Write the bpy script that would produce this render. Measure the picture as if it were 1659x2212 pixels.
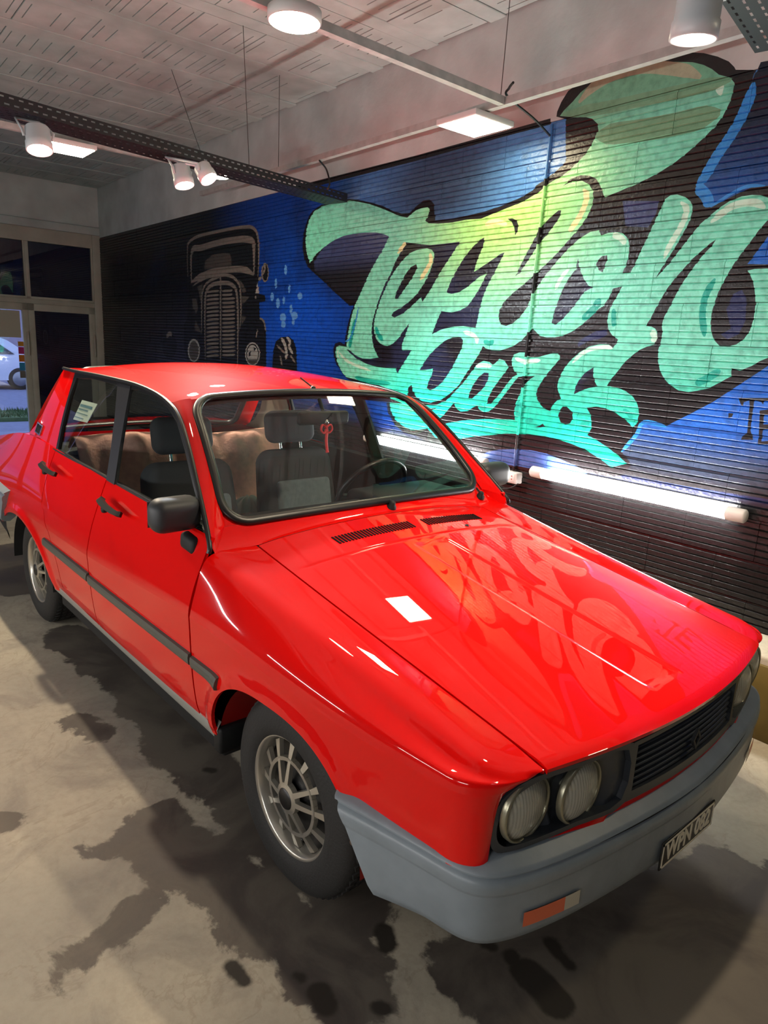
import bpy, bmesh, math, random, functools
import numpy as np
from mathutils import Vector, Matrix
from mathutils.geometry import delaunay_2d_cdt

for _o in list(bpy.data.objects): bpy.data.objects.remove(_o, do_unlink=True)
scene = bpy.context.scene
COL = scene.collection
random.seed(7); np.random.seed(7)

# ------------------------------------------------------------------ camera
# world axes: x = towards the nose of the car, y = towards the painted wall, z = up; the front axle is at x = 0
FW, FH, FPX = 1659.0, 2212.0, 1502.157
CAM = np.array([1.4574061, -1.7115736, 1.5645990])
YAW, PITCH, ROLL = 2.4133327, -0.2355421, 0.0512366
def cam_axes(yaw, pitch, roll):
    cy, sy, cp, sp = math.cos(yaw), math.sin(yaw), math.cos(pitch), math.sin(pitch)
    f = np.array([cy*cp, sy*cp, sp]); r = np.array([sy, -cy, 0.0]); u = np.cross(r, f)
    cr, sr = math.cos(roll), math.sin(roll)
    return cr*r + sr*u, -sr*r + cr*u, f
CR, CU, CF = cam_axes(YAW, PITCH, ROLL)
cd = bpy.data.cameras.new('camera'); cam = bpy.data.objects.new('camera', cd); COL.objects.link(cam)
cd.sensor_fit = 'VERTICAL'; cd.sensor_height = 36.0; cd.lens = 36.0*FPX/FH
cd.clip_start = 0.05; cd.clip_end = 200
M = Matrix.Identity(4)
for i in range(3):
    M[i][0], M[i][1], M[i][2], M[i][3] = CR[i], CU[i], -CF[i], CAM[i]
cam.matrix_world = M
scene.camera = cam

# ------------------------------------------------------------------ light of the place
world = bpy.data.worlds.new('dusk_sky'); scene.world = world; world.use_nodes = True
_bg = world.node_tree.nodes['Background']
_bg.inputs[0].default_value = (0.50, 0.55, 0.80, 1); _bg.inputs[1].default_value = 1.5
scene.view_settings.view_transform = 'Standard'; scene.view_settings.look = 'None'
scene.view_settings.gamma = 1.0; scene.view_settings.use_curve_mapping = False
scene.view_settings.exposure = 0.85
scene.cycles.max_bounces = 6; scene.cycles.diffuse_bounces = 3; scene.cycles.glossy_bounces = 4; scene.cycles.transparent_max_bounces = 12
scene.cycles.caustics_reflective = False; scene.cycles.caustics_refractive = False
L_TUBE, L_SQUARE, L_ROUND, L_SPOT = 52.0, 30.0, 34.0, 120.0     # radiance of the lit faces
SPOT_W = 105.0                                                  # beam of each spotlight

# ------------------------------------------------------------------ materials
def srgb(h):
    h = h.lstrip('#'); v = [int(h[i:i+2], 16)/255 for i in (0, 2, 4)]
    return tuple((c/12.92 if c <= .04045 else ((c+.055)/1.055)**2.4) for c in v)
MATS = {}
def mat(name, col=(.5, .5, .5), rough=.5, metal=0.0, coat=0.0, spec=.5, emit=None, noise=0.0, nscale=8.0, bump=0.0, bscale=40.0, coat_rough=.03):
    if name in MATS: return MATS[name]
    m = bpy.data.materials.new(name); m.use_nodes = True; nt = m.node_tree
    b = nt.nodes['Principled BSDF']
    b.inputs['Base Color'].default_value = (*col, 1); b.inputs['Roughness'].default_value = rough
    b.inputs['Metallic'].default_value = metal; b.inputs['Coat Weight'].default_value = coat
    b.inputs['Coat Roughness'].default_value = coat_rough
    b.inputs['Specular IOR Level'].default_value = spec
    if emit:
        b.inputs['Emission Color'].default_value = (*emit[0], 1); b.inputs['Emission Strength'].default_value = emit[1]
    if noise > 0 or bump > 0:
        geo = nt.nodes.new('ShaderNodeNewGeometry')
    if noise > 0:
        n = nt.nodes.new('ShaderNodeTexNoise'); n.inputs['Scale'].default_value = nscale; n.inputs['Detail'].default_value = 6
        nt.links.new(geo.outputs['Position'], n.inputs['Vector'])
        mr = nt.nodes.new('ShaderNodeMapRange'); mr.inputs[1].default_value = .3; mr.inputs[2].default_value = .7
        mr.inputs[3].default_value = 1-noise; mr.inputs[4].default_value = 1+noise
        nt.links.new(n.outputs['Fac'], mr.inputs[0])
        mx = nt.nodes.new('ShaderNodeVectorMath'); mx.operation = 'SCALE'; mx.inputs[0].default_value = col
        nt.links.new(mr.outputs[0], mx.inputs['Scale']); nt.links.new(mx.outputs[0], b.inputs['Base Color'])
    if bump > 0:
        n2 = nt.nodes.new('ShaderNodeTexNoise'); n2.inputs['Scale'].default_value = bscale; n2.inputs['Detail'].default_value = 4
        nt.links.new(geo.outputs['Position'], n2.inputs['Vector'])
        bp = nt.nodes.new('ShaderNodeBump'); bp.inputs['Strength'].default_value = bump; bp.inputs['Distance'].default_value = .01
        nt.links.new(n2.outputs['Fac'], bp.inputs['Height']); nt.links.new(bp.outputs[0], b.inputs['Normal'])
    MATS[name] = m; return m
def glass_mat(name, tint=(1, 1, 1), ior=1.45, extra=0.0, rough=0.0):
    m = bpy.data.materials.new(name); m.use_nodes = True; nt = m.node_tree; nt.nodes.clear()
    out = nt.nodes.new('ShaderNodeOutputMaterial'); tr = nt.nodes.new('ShaderNodeBsdfTransparent'); tr.inputs[0].default_value = (*tint, 1)
    gl = nt.nodes.new('ShaderNodeBsdfGlossy'); gl.inputs['Roughness'].default_value = rough
    lw = nt.nodes.new('ShaderNodeLayerWeight'); lw.inputs[0].default_value = .5          # Schlick reflectance, the same from both sides of the sheet
    fr = nt.nodes.new('ShaderNodeMath'); fr.operation = 'POWER'; fr.inputs[1].default_value = 5.0; nt.links.new(lw.outputs['Facing'], fr.inputs[0])
    f0 = ((ior-1)/(ior+1))**2*1.8+extra
    ad = nt.nodes.new('ShaderNodeMath'); ad.operation = 'MULTIPLY_ADD'; ad.inputs[1].default_value = 1-f0; ad.inputs[2].default_value = f0; ad.use_clamp = True
    mx = nt.nodes.new('ShaderNodeMixShader')
    nt.links.new(fr.outputs[0], ad.inputs[0]); nt.links.new(ad.outputs[0], mx.inputs[0])
    nt.links.new(tr.outputs[0], mx.inputs[1]); nt.links.new(gl.outputs[0], mx.inputs[2]); nt.links.new(mx.outputs[0], out.inputs[0])
    MATS[name] = m; return m

# ------------------------------------------------------------------ mesh helpers
RA = -0.0357                                     # the room is turned by two degrees against the car
RT = np.array([math.cos(RA), math.sin(RA), 0]); RN = np.array([-math.sin(RA), math.cos(RA), 0])
def RW(p): return RT*p[0] + RN*p[1] + np.array([0, 0, p[2]])   # room (along wall, towards wall, up) -> world
class MB:
    def __init__(s, room=False): s.v = []; s.f = []; s.sm = []; s.room = room
    def add(s, vs, fs, smooth=False):
        o = len(s.v); s.v += [tuple(v) for v in vs]; s.f += [tuple(i+o for i in f) for f in fs]; s.sm += [smooth]*len(fs); return s
    def box(s, lo, hi, bevel=0.0, seg=2, M=None, smooth=None):
        bm = bmesh.new(); bmesh.ops.create_cube(bm, size=1)
        c = [(a+b)/2 for a, b in zip(lo, hi)]; d = [abs(b-a) for a, b in zip(lo, hi)]
        for v in bm.verts: v.co = Vector([v.co[i]*d[i]+c[i] for i in range(3)])
        if bevel > 0: bmesh.ops.bevel(bm, geom=bm.edges[:], offset=min(bevel, min(d)*.49), segments=seg, profile=.5, affect='EDGES')
        if M is not None: bm.transform(M)
        bm.verts.index_update()
        s.add([v.co[:] for v in bm.verts], [[v.index for v in f.verts] for f in bm.faces], (bevel > 0) if smooth is None else smooth)
        bm.free(); return s
    def tube(s, path, r, n=8, cap=True, smooth=True, flat=None):
        P = [np.array(p, float) for p in path]; rings = []; up = None
        for i, p in enumerate(P):
            t = (P[min(i+1, len(P)-1)] - P[max(i-1, 0)]); t = t/np.linalg.norm(t)
            if up is None:
                a = np.array([0, 0, 1.]) if abs(t[2]) < .9 else np.array([1., 0, 0]); up = a - t*(a@t)
            else: up = up - t*(up@t)
            up = up/np.linalg.norm(up); sd = np.cross(t, up); rr = r[i] if hasattr(r, '__len__') else r
            rings.append([p + rr*(math.cos(2*math.pi*k/n)*up*(flat or 1) + math.sin(2*math.pi*k/n)*sd) for k in range(n)])
        vs = [q for rg in rings for q in rg]; fs = []
        for i in range(len(P)-1):
            for k in range(n): fs.append((i*n+k, i*n+(k+1) % n, (i+1)*n+(k+1) % n, (i+1)*n+k))
        s.add(vs, fs, smooth)
        if cap: s.add(rings[0], [tuple(range(n))[::-1]]); s.add(rings[-1], [tuple(range(n))])
        return s
    def lathe(s, prof, centre, axis=(0, 0, 1), n=32, smooth=True, close=False):
        ax = np.array(axis, float); ax /= np.linalg.norm(ax)
        a = np.array([0, 0, 1.]) if abs(ax[2]) < .9 else np.array([1., 0, 0]); u = a-ax*(a@ax); u /= np.linalg.norm(u); w = np.cross(ax, u)
        c = np.array(centre, float); vs = []; fs = []
        for (r, h) in prof:
            for k in range(n):
                t = 2*math.pi*k/n; vs.append(c+ax*h+r*(math.cos(t)*u+math.sin(t)*w))
        m = len(prof)
        for i in range(m-1 if not close else m):
            j = (i+1) % m
            for k in range(n): fs.append((i*n+k, i*n+(k+1) % n, j*n+(k+1) % n, j*n+k))
        return s.add(vs, fs, smooth)
    def grid(s, P, nu, nv, smooth=True):
        vs = [P(i/nu, j/nv) for i in range(nu+1) for j in range(nv+1)]
        fs = [(i*(nv+1)+j, (i+1)*(nv+1)+j, (i+1)*(nv+1)+j+1, i*(nv+1)+j+1) for i in range(nu) for j in range(nv)]
        return s.add(vs, fs, smooth)
    def build(s, name, m, parent=None, base=False, auto=None, normals=None):
        V = np.array(s.v, float)
        if s.room: V = V[:, 0:1]*RT + V[:, 1:2]*RN + V[:, 2:3]*np.array([0, 0, 1.])
        o0 = np.zeros(3)
        if base: o0 = np.array([(V[:, 0].min()+V[:, 0].max())/2, (V[:, 1].min()+V[:, 1].max())/2, V[:, 2].min()])
        me = bpy.data.meshes.new(name); me.from_pydata([tuple(v) for v in V-o0], [], s.f); me.update()
        me.polygons.foreach_set('use_smooth', s.sm)
        for mm in (m if isinstance(m, (list, tuple)) else [m]): me.materials.append(mm)
        o = bpy.data.objects.new(name, me); COL.objects.link(o); o.location = o0
        if parent is not None: attach(o, parent)
        if auto is not None:
            md = o.modifiers.new('wn', 'WEIGHTED_NORMAL'); md.keep_sharp = True
        return o
WORLD = {}
def attach(o, parent):
    o.parent = parent; o.matrix_parent_inverse = WORLD.get(parent.name, Matrix.Identity(4)).inverted()
def empty(name, loc=(0, 0, 0)):
    e = bpy.data.objects.new(name, None); COL.objects.link(e); e.location = loc; e.empty_display_size = .1
    WORLD[e.name] = Matrix.Translation(Vector(loc)); return e
def tag(o, label=None, cat=None, group=None, kind=None):
    if label: o['label'] = label
    if cat: o['category'] = cat
    if group: o['group'] = group
    if kind: o['kind'] = kind
    return o
def spline(xs, ys):
    xs = np.array(xs, float); ys = np.array(ys, float); n = len(xs)
    h = np.diff(xs); A = np.zeros((n, n)); b = np.zeros(n); A[0, 0] = A[-1, -1] = 1
    for i in range(1, n-1):
        A[i, i-1] = h[i-1]; A[i, i] = 2*(h[i-1]+h[i]); A[i, i+1] = h[i]; b[i] = 6*((ys[i+1]-ys[i])/h[i]-(ys[i]-ys[i-1])/h[i-1])
    m = np.linalg.solve(A, b)
    def f(x):
        x = np.asarray(x, float); i = np.clip(np.searchsorted(xs, x)-1, 0, n-2); hh = h[i]; d0 = x-xs[i]; d1 = xs[i+1]-x
        xc = np.clip(x, xs[0], xs[-1]); d0 = xc-xs[i]; d1 = xs[i+1]-xc
        return m[i]*d1**3/(6*hh)+m[i+1]*d0**3/(6*hh)+(ys[i]/hh-m[i]*hh/6)*d1+(ys[i+1]/hh-m[i+1]*hh/6)*d0
    return f
def catmull(pts, sub=8, closed=False):
    P = [np.array(p, float) for p in pts]; n = len(P); out = []
    rng = range(n if closed else n-1)
    for i in rng:
        p0, p1, p2, p3 = (P[(i-1) % n], P[i], P[(i+1) % n], P[(i+2) % n]) if closed else (P[max(i-1, 0)], P[i], P[i+1], P[min(i+2, n-1)])
        for k in range(sub):
            t = k/sub; out.append(.5*((2*p1)+(-p0+p2)*t+(2*p0-5*p1+4*p2-p3)*t*t+(-p0+3*p1-3*p2+p3)*t**3))
    if not closed: out.append(P[-1])
    return out
def pip(px, py, poly):
    inside = np.zeros(len(px), bool); n = len(poly); j = n-1
    for i in range(n):
        xi, yi = poly[i]; xj, yj = poly[j]
        if yi != yj:
            c = ((yi > py) != (yj > py)) & (px < (xj-xi)*(py-yi)/(yj-yi)+xi); inside ^= c
        j = i
    return inside
def resample(poly, step, closed=True):
    out = []; n = len(poly)
    for i in range(n if closed else n-1):
        a = np.array(poly[i], float); b = np.array(poly[(i+1) % n], float); k = max(1, int(math.ceil(np.linalg.norm((b-a)/np.array(step)))))
        for q in range(k): out.append(tuple(a+(b-a)*q/k))
    if not closed: out.append(tuple(poly[-1]))
    return out
def panel(name, P, outer, holes, step, m, parent, flange=.012, offset=0.0, mirror=False, flip=False, kindless=True):
    """sheet panel: outline (with holes) in the parameter plane of the surface P, meshed and lifted onto it, edges turned in"""
    sx, sy = step
    loops = [resample(outer, step)]+[resample(h, step) for h in holes]
    O = np.array(loops[0]); verts = []; edges = []
    for lp in loops:
        o = len(verts); verts += lp; edges += [(o+i, o+(i+1) % len(lp)) for i in range(len(lp))]
    nb = len(verts)
    gx = np.arange(O[:, 0].min()+sx*.5, O[:, 0].max(), sx); gy = np.arange(O[:, 1].min()+sy*.5, O[:, 1].max(), sy)
    G = np.array([(x, y) for x in gx for y in gy])
    if len(G):
        ok = pip(G[:, 0], G[:, 1], loops[0])
        for h in loops[1:]: ok &= ~pip(G[:, 0], G[:, 1], h)
        B = np.array(verts)/np.array(step)
        G = G[ok]
        if len(G):
            d = np.min(np.linalg.norm((G/np.array(step))[:, None, :]-B[None, :, :], axis=2), axis=1); G = G[d > .45]
            verts += [tuple(g) for g in G]
    sc = np.array([1/sx, 1/sy])
    vs, es, fs, _, _, _ = delaunay_2d_cdt([Vector((v[0]*sc[0], v[1]*sc[1])) for v in verts], edges, [], 0, 1e-5)
    V2 = np.array([(v.x/sc[0], v.y/sc[1]) for v in vs]); F = np.array([tuple(f) for f in fs])
    C = V2[F].mean(axis=1); ok = pip(C[:, 0], C[:, 1], loops[0])
    for h in loops[1:]: ok &= ~pip(C[:, 0], C[:, 1], h)
    F = F[ok]
    e = 1e-3; W = np.array([P(*v) for v in V2])
    du = np.array([np.array(P(v[0]+e*sx*4, v[1]))-np.array(P(v[0]-e*sx*4, v[1])) for v in V2])
    dv = np.array([np.array(P(v[0], v[1]+e*sy*4))-np.array(P(v[0], v[1]-e*sy*4)) for v in V2])
    N = np.cross(du, dv); N /= np.maximum(np.linalg.norm(N, axis=1), 1e-12)[:, None]
    if flip: N = -N; F = F[:, ::-1]
    W = W+N*offset
    # flange on open edges
    cnt = {}
    for f in F:
        for a, b in ((f[0], f[1]), (f[1], f[2]), (f[2], f[0])): cnt[(a, b)] = cnt.get((a, b), 0)+1
    bd = [(a, b) for (a, b) in cnt if (b, a) not in cnt]
    VV = [tuple(w) for w in W]; NN = [tuple(q) for q in N]; FF = [tuple(f) for f in F]; nt = len(FF)
    if flange:
        for a, b in bd:
            o = len(VV); VV += [VV[a], VV[b], tuple(W[b]-N[b]*flange), tuple(W[a]-N[a]*flange)]
            t = W[b]-W[a]; fn = np.cross(t, N[a]); L = np.linalg.norm(fn); fn = fn/L if L > 1e-12 else N[a]
            NN += [tuple(fn)]*4; FF.append((o+1, o, o+3, o+2))
    outs = []
    for sgn in ((1, -1) if mirror else (1,)):
        Vq = [(v[0], v[1]*sgn, v[2]) for v in VV]; Nq = [(v[0], v[1]*sgn, v[2]) for v in NN]
        Fq = [f if sgn == 1 else f[::-1] for f in FF]
        me = bpy.data.meshes.new(name); me.from_pydata(Vq, [], Fq); me.update()
        me.polygons.foreach_set('use_smooth', [True]*len(Fq))
        me.normals_split_custom_set_from_vertices([Vector(q) for q in Nq])
        me.materials.append(m); o = bpy.data.objects.new(name, me); COL.objects.link(o)
        if parent is not None:
            attach(o, parent if not isinstance(parent, (list, tuple)) else parent[len(outs)])
        outs.append(o)
    return outs if mirror else outs[0]

# ------------------------------------------------------------------ pixel helpers (a pixel is only a direction; depth comes from the plane it lies on)
def pray(px, py):
    return CR*((px-FW/2)/FPX) - CU*((py-FH/2)/FPX) + CF
def on_z(px, py, z):
    d = pray(px, py); return CAM + d*((z-CAM[2])/d[2])
def room_z(px, py, z):
    p = on_z(px, py, z); return np.array([RT@p, RN@p, z])
WALL_N = 1.6
def on_wall(px, py, n=WALL_N):
    d = pray(px, py); p = CAM + d*((n-RN@CAM)/(RN@d)); return (float(RT@p), float(p[2]))

# ------------------------------------------------------------------ room shell
S0, S1, N0, N1, ZC = -8.73, 3.6, -3.4, 1.6, 3.40
LEDGE_N, LEDGE_Z, MUR_TOP = 1.337, 0.368, 2.775

def node_floor():
    m = bpy.data.materials.new('stained_concrete'); m.use_nodes = True; nt = m.node_tree; N = nt.nodes; L = nt.links
    b = N['Principled BSDF']; geo = N.new('ShaderNodeNewGeometry')
    def noise(scale, detail=6, rough=.6, dist=0.0):
        n = N.new('ShaderNodeTexNoise'); n.inputs['Scale'].default_value = scale; n.inputs['Detail'].default_value = detail
        n.inputs['Roughness'].default_value = rough; n.inputs['Distortion'].default_value = dist
        L.new(geo.outputs['Position'], n.inputs['Vector']); return n.outputs['Fac']
    def math_(op, a, bb, clamp=False):
        n = N.new('ShaderNodeMath'); n.operation = op; n.use_clamp = clamp
        for i, v in enumerate((a, bb)):
            if v is None: continue
            if isinstance(v, (int, float)): n.inputs[i].default_value = v
            else: L.new(v, n.inputs[i])
        return n.outputs[0]
    def vm(op, a, bb=None, sc=None, out=0):
        n = N.new('ShaderNodeVectorMath'); n.operation = op
        for i, v in enumerate((a, bb)):
            if v is None: continue
            if isinstance(v, tuple): n.inputs[i].default_value = v
            else: L.new(v, n.inputs[i])
        if sc is not None: L.new(sc, n.inputs['Scale'])
        return n.outputs[out]
    def maprange(v, a, bb, c=0.0, d=1.0, smooth=True):
        n = N.new('ShaderNodeMapRange'); n.interpolation_type = 'SMOOTHSTEP' if smooth else 'LINEAR'
        L.new(v, n.inputs[0]); n.inputs[1].default_value = a; n.inputs[2].default_value = bb; n.inputs[3].default_value = c; n.inputs[4].default_value = d
        return n.outputs[0]
    def mix(f, a, bb):
        n = N.new('ShaderNodeMix'); n.data_type = 'RGBA'
        if isinstance(f, float): n.inputs[0].default_value = f
        else: L.new(f, n.inputs[0])
        for i, v in ((6, a), (7, bb)):
            if isinstance(v, tuple): n.inputs[i].default_value = (*v, 1)
            else: L.new(v, n.inputs[i])
        return n.outputs[2]
    flat = vm('MULTIPLY', geo.outputs['Position'], (1.0, 1.0, 0.0))
    def blobs(lst):
        cur = None
        for (a, c, r) in lst:
            A = on_z(*a, 0.0); B = on_z(*c, 0.0) + 1e-4; ab = B-A; l2 = float(ab@ab)
            pa = vm('SUBTRACT', flat, tuple(A)); d = vm('DOT_PRODUCT', pa, tuple(ab), out=1)
            t = math_('MULTIPLY', d, 1/l2, True); pr = N.new('ShaderNodeVectorMath'); pr.operation = 'SCALE'; pr.inputs[0].default_value = tuple(ab); L.new(t, pr.inputs['Scale'])
            dist = vm('LENGTH', vm('SUBTRACT', pa, pr.outputs[0]), out=1); dd = math_('SUBTRACT', dist, r)
            cur = dd if cur is None else math_('MINIMUM', cur, dd)
        return cur
    wob = math_('SUBTRACT', noise(5.5, 8, .62, .3), .5)
    wet = blobs([((150, 1375), (300, 1480), .13), ((290, 1470), (420, 1620), .15), ((170, 1560), (210, 1580), .06), ((420, 1640), (620, 1830), .12),
                 ((330, 1790), (560, 1960), .13), ((560, 1950), (760, 2120), .13), ((170, 2075), (330, 1960), .055), ((225, 1835), (330, 1790), .045),
                 ((10, 1770), (15, 1775), .05), ((60, 1250), (20, 1200), .3), ((600, 1800), (760, 1960), .12), ((1180, 2080), (1659, 2000), .3)])
    wetm = maprange(math_('ADD', wet, math_('MULTIPLY', wob, .30)), .012, -.012)
    spots = blobs([((830, 2010), (835, 2040), .028), ((1045, 2040), (1060, 2045), .016), ((1105, 2065), (1108, 2070), .022), ((820, 2175), (828, 2180), .022), ((690, 2145), (700, 2170), .026),
                   ((1140, 2100), (1200, 2160), .045), ((1190, 2040), (1230, 2085), .022), ((500, 2090), (530, 2120), .02), ((450, 1663), (460, 1665), .012), ((640, 2105), (650, 2110), .012)])
    spotm = maprange(math_('ADD', spots, math_('MULTIPLY', wob, .06)), .008, -.008)
    big = noise(.9, 5, .55); mid = noise(3.2, 8, .65, .8); fine = noise(38, 4, .7)
    base = mix(maprange(big, .35, .65), srgb('#8e887b'), srgb('#aaa18e'))
    base = mix(maprange(mid, .47, .66, 0, .55), base, srgb('#78716a'))
    base = mix(maprange(fine, .35, .75, 0, .22), base, srgb('#6f6557'))
    vein = maprange(math_('ABSOLUTE', math_('SUBTRACT', noise(1.7, 9, .6, 1.2), .5), None), 0.0, .012, .22, 0.0)
    base = mix(vein, base, srgb('#6a5c4b'))
    wetc = mix(maprange(mid, .40, .62), srgb('#48413c'), srgb('#5c554c'))
    col = mix(wetm, base, wetc); col = mix(spotm, col, srgb('#2c2721'))
    L.new(col, b.inputs['Base Color'])
    ro = math_('SUBTRACT', maprange(mid, .3, .7, .62, .8), math_('MULTIPLY', wetm, .08)); L.new(ro, b.inputs['Roughness'])
    b.inputs['Specular IOR Level'].default_value = .4
    bp = N.new('ShaderNodeBump'); bp.inputs['Strength'].default_value = .16; bp.inputs['Distance'].default_value = .003
    L.new(math_('ADD', fine, math_('MULTIPLY', mid, 1.5)), bp.inputs['Height']); L.new(bp.outputs[0], b.inputs['Normal'])
    return m

whitewash = mat('whitewashed_concrete', srgb('#bfc7c5'), .9, noise=.14, nscale=3.5, bump=.35, bscale=14)
ceil_m = mat('limewashed_ceiling', srgb('#aab3b0'), .95, noise=.14, nscale=5, bump=.25, bscale=30)
groove_m = mat('ceiling_slab_grey', srgb('#6f6e6a'), .95)  # darker grey of the slab seen between the tiles
plain = mat('grey_wall_paint', srgb('#5c5d63'), .8, noise=.08, nscale=2)
ledge_m = mat('ledge_cement', srgb('#a8a08e'), .85, noise=.2, nscale=9, bump=.4, bscale=40)
olive_m = mat('olive_paint', srgb('#6b5a26'), .55, noise=.25, nscale=5)

fl = MB(True).box((S0, N0, -.08), (S1, N1+.2, 0)).build('floor', node_floor()); tag(fl, kind='structure')
ce = MB(True).box((S0, N0, ZC), (S1, N1+.2, ZC+.1)).build('ceiling', groove_m); tag(ce, kind='structure')
# ceiling: clay-block panels with short grooves between flat joists (each panel is a piece)
def ceil_tile(var):
    rr = random.Random(var); skip = {(k*2+1) for k in range(5) if rr.random() < .15}
    b = MB(True); w, l = .42, .40; th = .012; z = ZC-th; ng = 5
    ys = [0]
    for k in range(ng): c = (k+.5)*l/ng; ys += [c-.0032, c+.0032]
    ys.append(l); xs = [0, rr.uniform(.04, .12), w-rr.uniform(.04, .10), w]
    for i in range(3):
        for j in range(len(ys)-1):
            q = [(xs[i], ys[j]), (xs[i+1], ys[j]), (xs[i+1], ys[j+1]), (xs[i], ys[j+1])]
            if i == 1 and j % 2 == 1 and j not in skip:
                up = [(x, y, z+.011) for x, y in q]; lo = [(x, y, z) for x, y in q]
                b.add(lo+up, [(7, 6, 5, 4)]+[(k, (k+1) % 4, 4+(k+1) % 4, 4+k) for k in range(4)])
            else: b.add([(x, y, z) for x, y in q], [(3, 2, 1, 0)])
    b.add([(0, 0, z), (w, 0, z), (w, l, z), (0, l, z), (0, 0, ZC), (w, 0, ZC), (w, l, ZC), (0, l, ZC)], [(0, 1, 5, 4), (1, 2, 6, 5), (2, 3, 7, 6), (3, 0, 4, 7)])
    V = b.v; b.v = [(x, y, zz-ZC) for x, y, zz in V]; b.room = False
    me = bpy.data.meshes.new('ceiling_tile'); me.from_pydata(b.v, [], b.f); me.update(); me.materials.append(ceil_m); return me
cts = [ceil_tile(v) for v in range(7)]; s = -8.70
while s < .9:
    nn = -2.9
    for k in range(11):
        o = bpy.data.objects.new('ceiling_tile', random.choice(cts)); COL.objects.link(o); o.parent = ce
        p = RW((s+random.uniform(-.004, .004), nn, ZC)); o.location = p + np.array([0, 0, random.uniform(0, .004)]); o.rotation_euler = (0, 0, RA)
        nn += .408
    j = MB(True).box((s+.425, N0, ZC-.013-random.uniform(0, .003)), (s+.545, N1, ZC), .004, 1, smooth=False).build('joist', ceil_m, ce)
    s += .55

wb = MB(True).box((S0, N1+.02, 0), (S1, N1+.2, ZC)).build('wall_left', mat('mortar', srgb('#10141f'), .9)); tag(wb, kind='structure')
led = MB(True).box((S0, LEDGE_N, 0), (S1, N1+.02, LEDGE_Z), .012, 2).build('trim_1', ledge_m); tag(led, kind='structure')
MB(True).box((S0, LEDGE_N-.012, 0.0), (S1, LEDGE_N+.02, LEDGE_Z-.035), .003, 1).build('olive_band', olive_m, led)
tag(MB(True).box((S0, N0-.1, 0), (S1, N0, ZC)).build('wall_right', plain), kind='structure')
tag(MB(True).box((S1, N0, 0), (S1+.1, N1+.2, ZC)).build('wall_front', plain), kind='structure')

# shopfront at the far end
frame_m = mat('shopfront_paint', srgb('#b9b6aa'), .6, noise=.1, nscale=6)
glass_shop = glass_mat('shop_glass', (.80, .86, .9), 1.5)
dark_glass = glass_mat('smoked_glass', (.05, .06, .08), 1.5)
lin = MB(True).box((S0-.12, N0, 2.80), (S0, N1+.2, ZC)).box((S0-.12, N0, 2.80), (S0+.03, N1, 2.90), .01).build('wall_back', whitewash); tag(lin, kind='structure')
post = MB(True).box((S0-.1, 1.50, 0), (S0+.01, 1.62, 2.80), .006).box((S0-.1, N0, 2.63), (S0, 1.5, 2.80), .004).box((S0-.1, N0, 1.86), (S0, 1.5, 1.92), .004).build('trim_2', frame_m); tag(post, kind='structure')
wi = 1; mull = [1.50, .66, -.22, -1.1, -1.98, -2.86, N0]
for k in range(len(mull)-1):
    a, c = mull[k+1], mull[k]
    w = MB(True).box((S0-.08, a, 1.92), (S0-.01, a+.045, 2.63), .003).box((S0-.08, c-.02, 1.92), (S0-.01, c, 2.63), .003).box((S0-.07, a, 1.92), (S0-.01, c, 1.95), .003).build('window_%d' % (k+1), frame_m); tag(w, kind='structure')
    MB(True).box((S0-.05, a+.03, 1.94), (S0-.044, c-.01, 2.63)).build('pane', dark_glass, w)
    d = MB(True)
    d.box((S0-.09, a, 0), (S0-.02, a+.075, 1.86), .004).box((S0-.09, c-.075, 0), (S0-.02, c, 1.86), .004).box((S0-.09, a, 1.77), (S0-.02, c, 1.86), .004).box((S0-.09, a, 0), (S0-.02, c, .14), .004)
    d = d.build('door_%d' % (k+1), frame_m); tag(d, kind='structure')
    MB(True).box((S0-.058, a+.07, .13), (S0-.05, c-.07, 1.78)).build('pane', dark_glass if k == 0 else glass_shop, d)
    if k < 2: MB(True).tube([RT*0+np.array((S0+.01, c-.03, 1.5)), np.array((S0+.03, c-.03, 1.45)), np.array((S0+.03, c-.03, 1.25)), np.array((S0+.01, c-.03, 1.2))], .012, 6).build('handle', frame_m, d)

# ------------------------------------------------------------------ lamps
warm = (1.0, .86, .56); neut = (1.0, .97, .93); cool = (.90, .96, 1.0)
tube_e = mat('tube_glow', (1, 1, 1), .4, emit=(neut, L_TUBE)); sq_e = mat('panel_glow', (1, 1, 1), .4, emit=(warm, L_SQUARE))
rd_e = mat('round_glow', (1, 1, 1), .4, emit=(warm, L_ROUND)); sp_e = mat('spot_glow', (1, 1, 1), .4, emit=((1, .82, .58), L_SPOT))
cold_e = mat('cold_spot_glow', (1, 1, 1), .4, emit=(cool, L_SPOT*1.3))
white_pl = mat('white_plastic', srgb('#d8d4d2'), .4); white_mt = mat('white_enamel', srgb('#cfd2d6'), .35)
galv = mat('galvanised_steel', srgb('#b4b5b2'), .5, metal=.35, noise=.15, nscale=20)
black_mt = mat('black_tray_paint', srgb('#15141a'), .5)
wire_m = mat('wire', srgb('#4a4440'), .6); cable_m = mat('black_cable', srgb('#111113'), .5)

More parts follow.
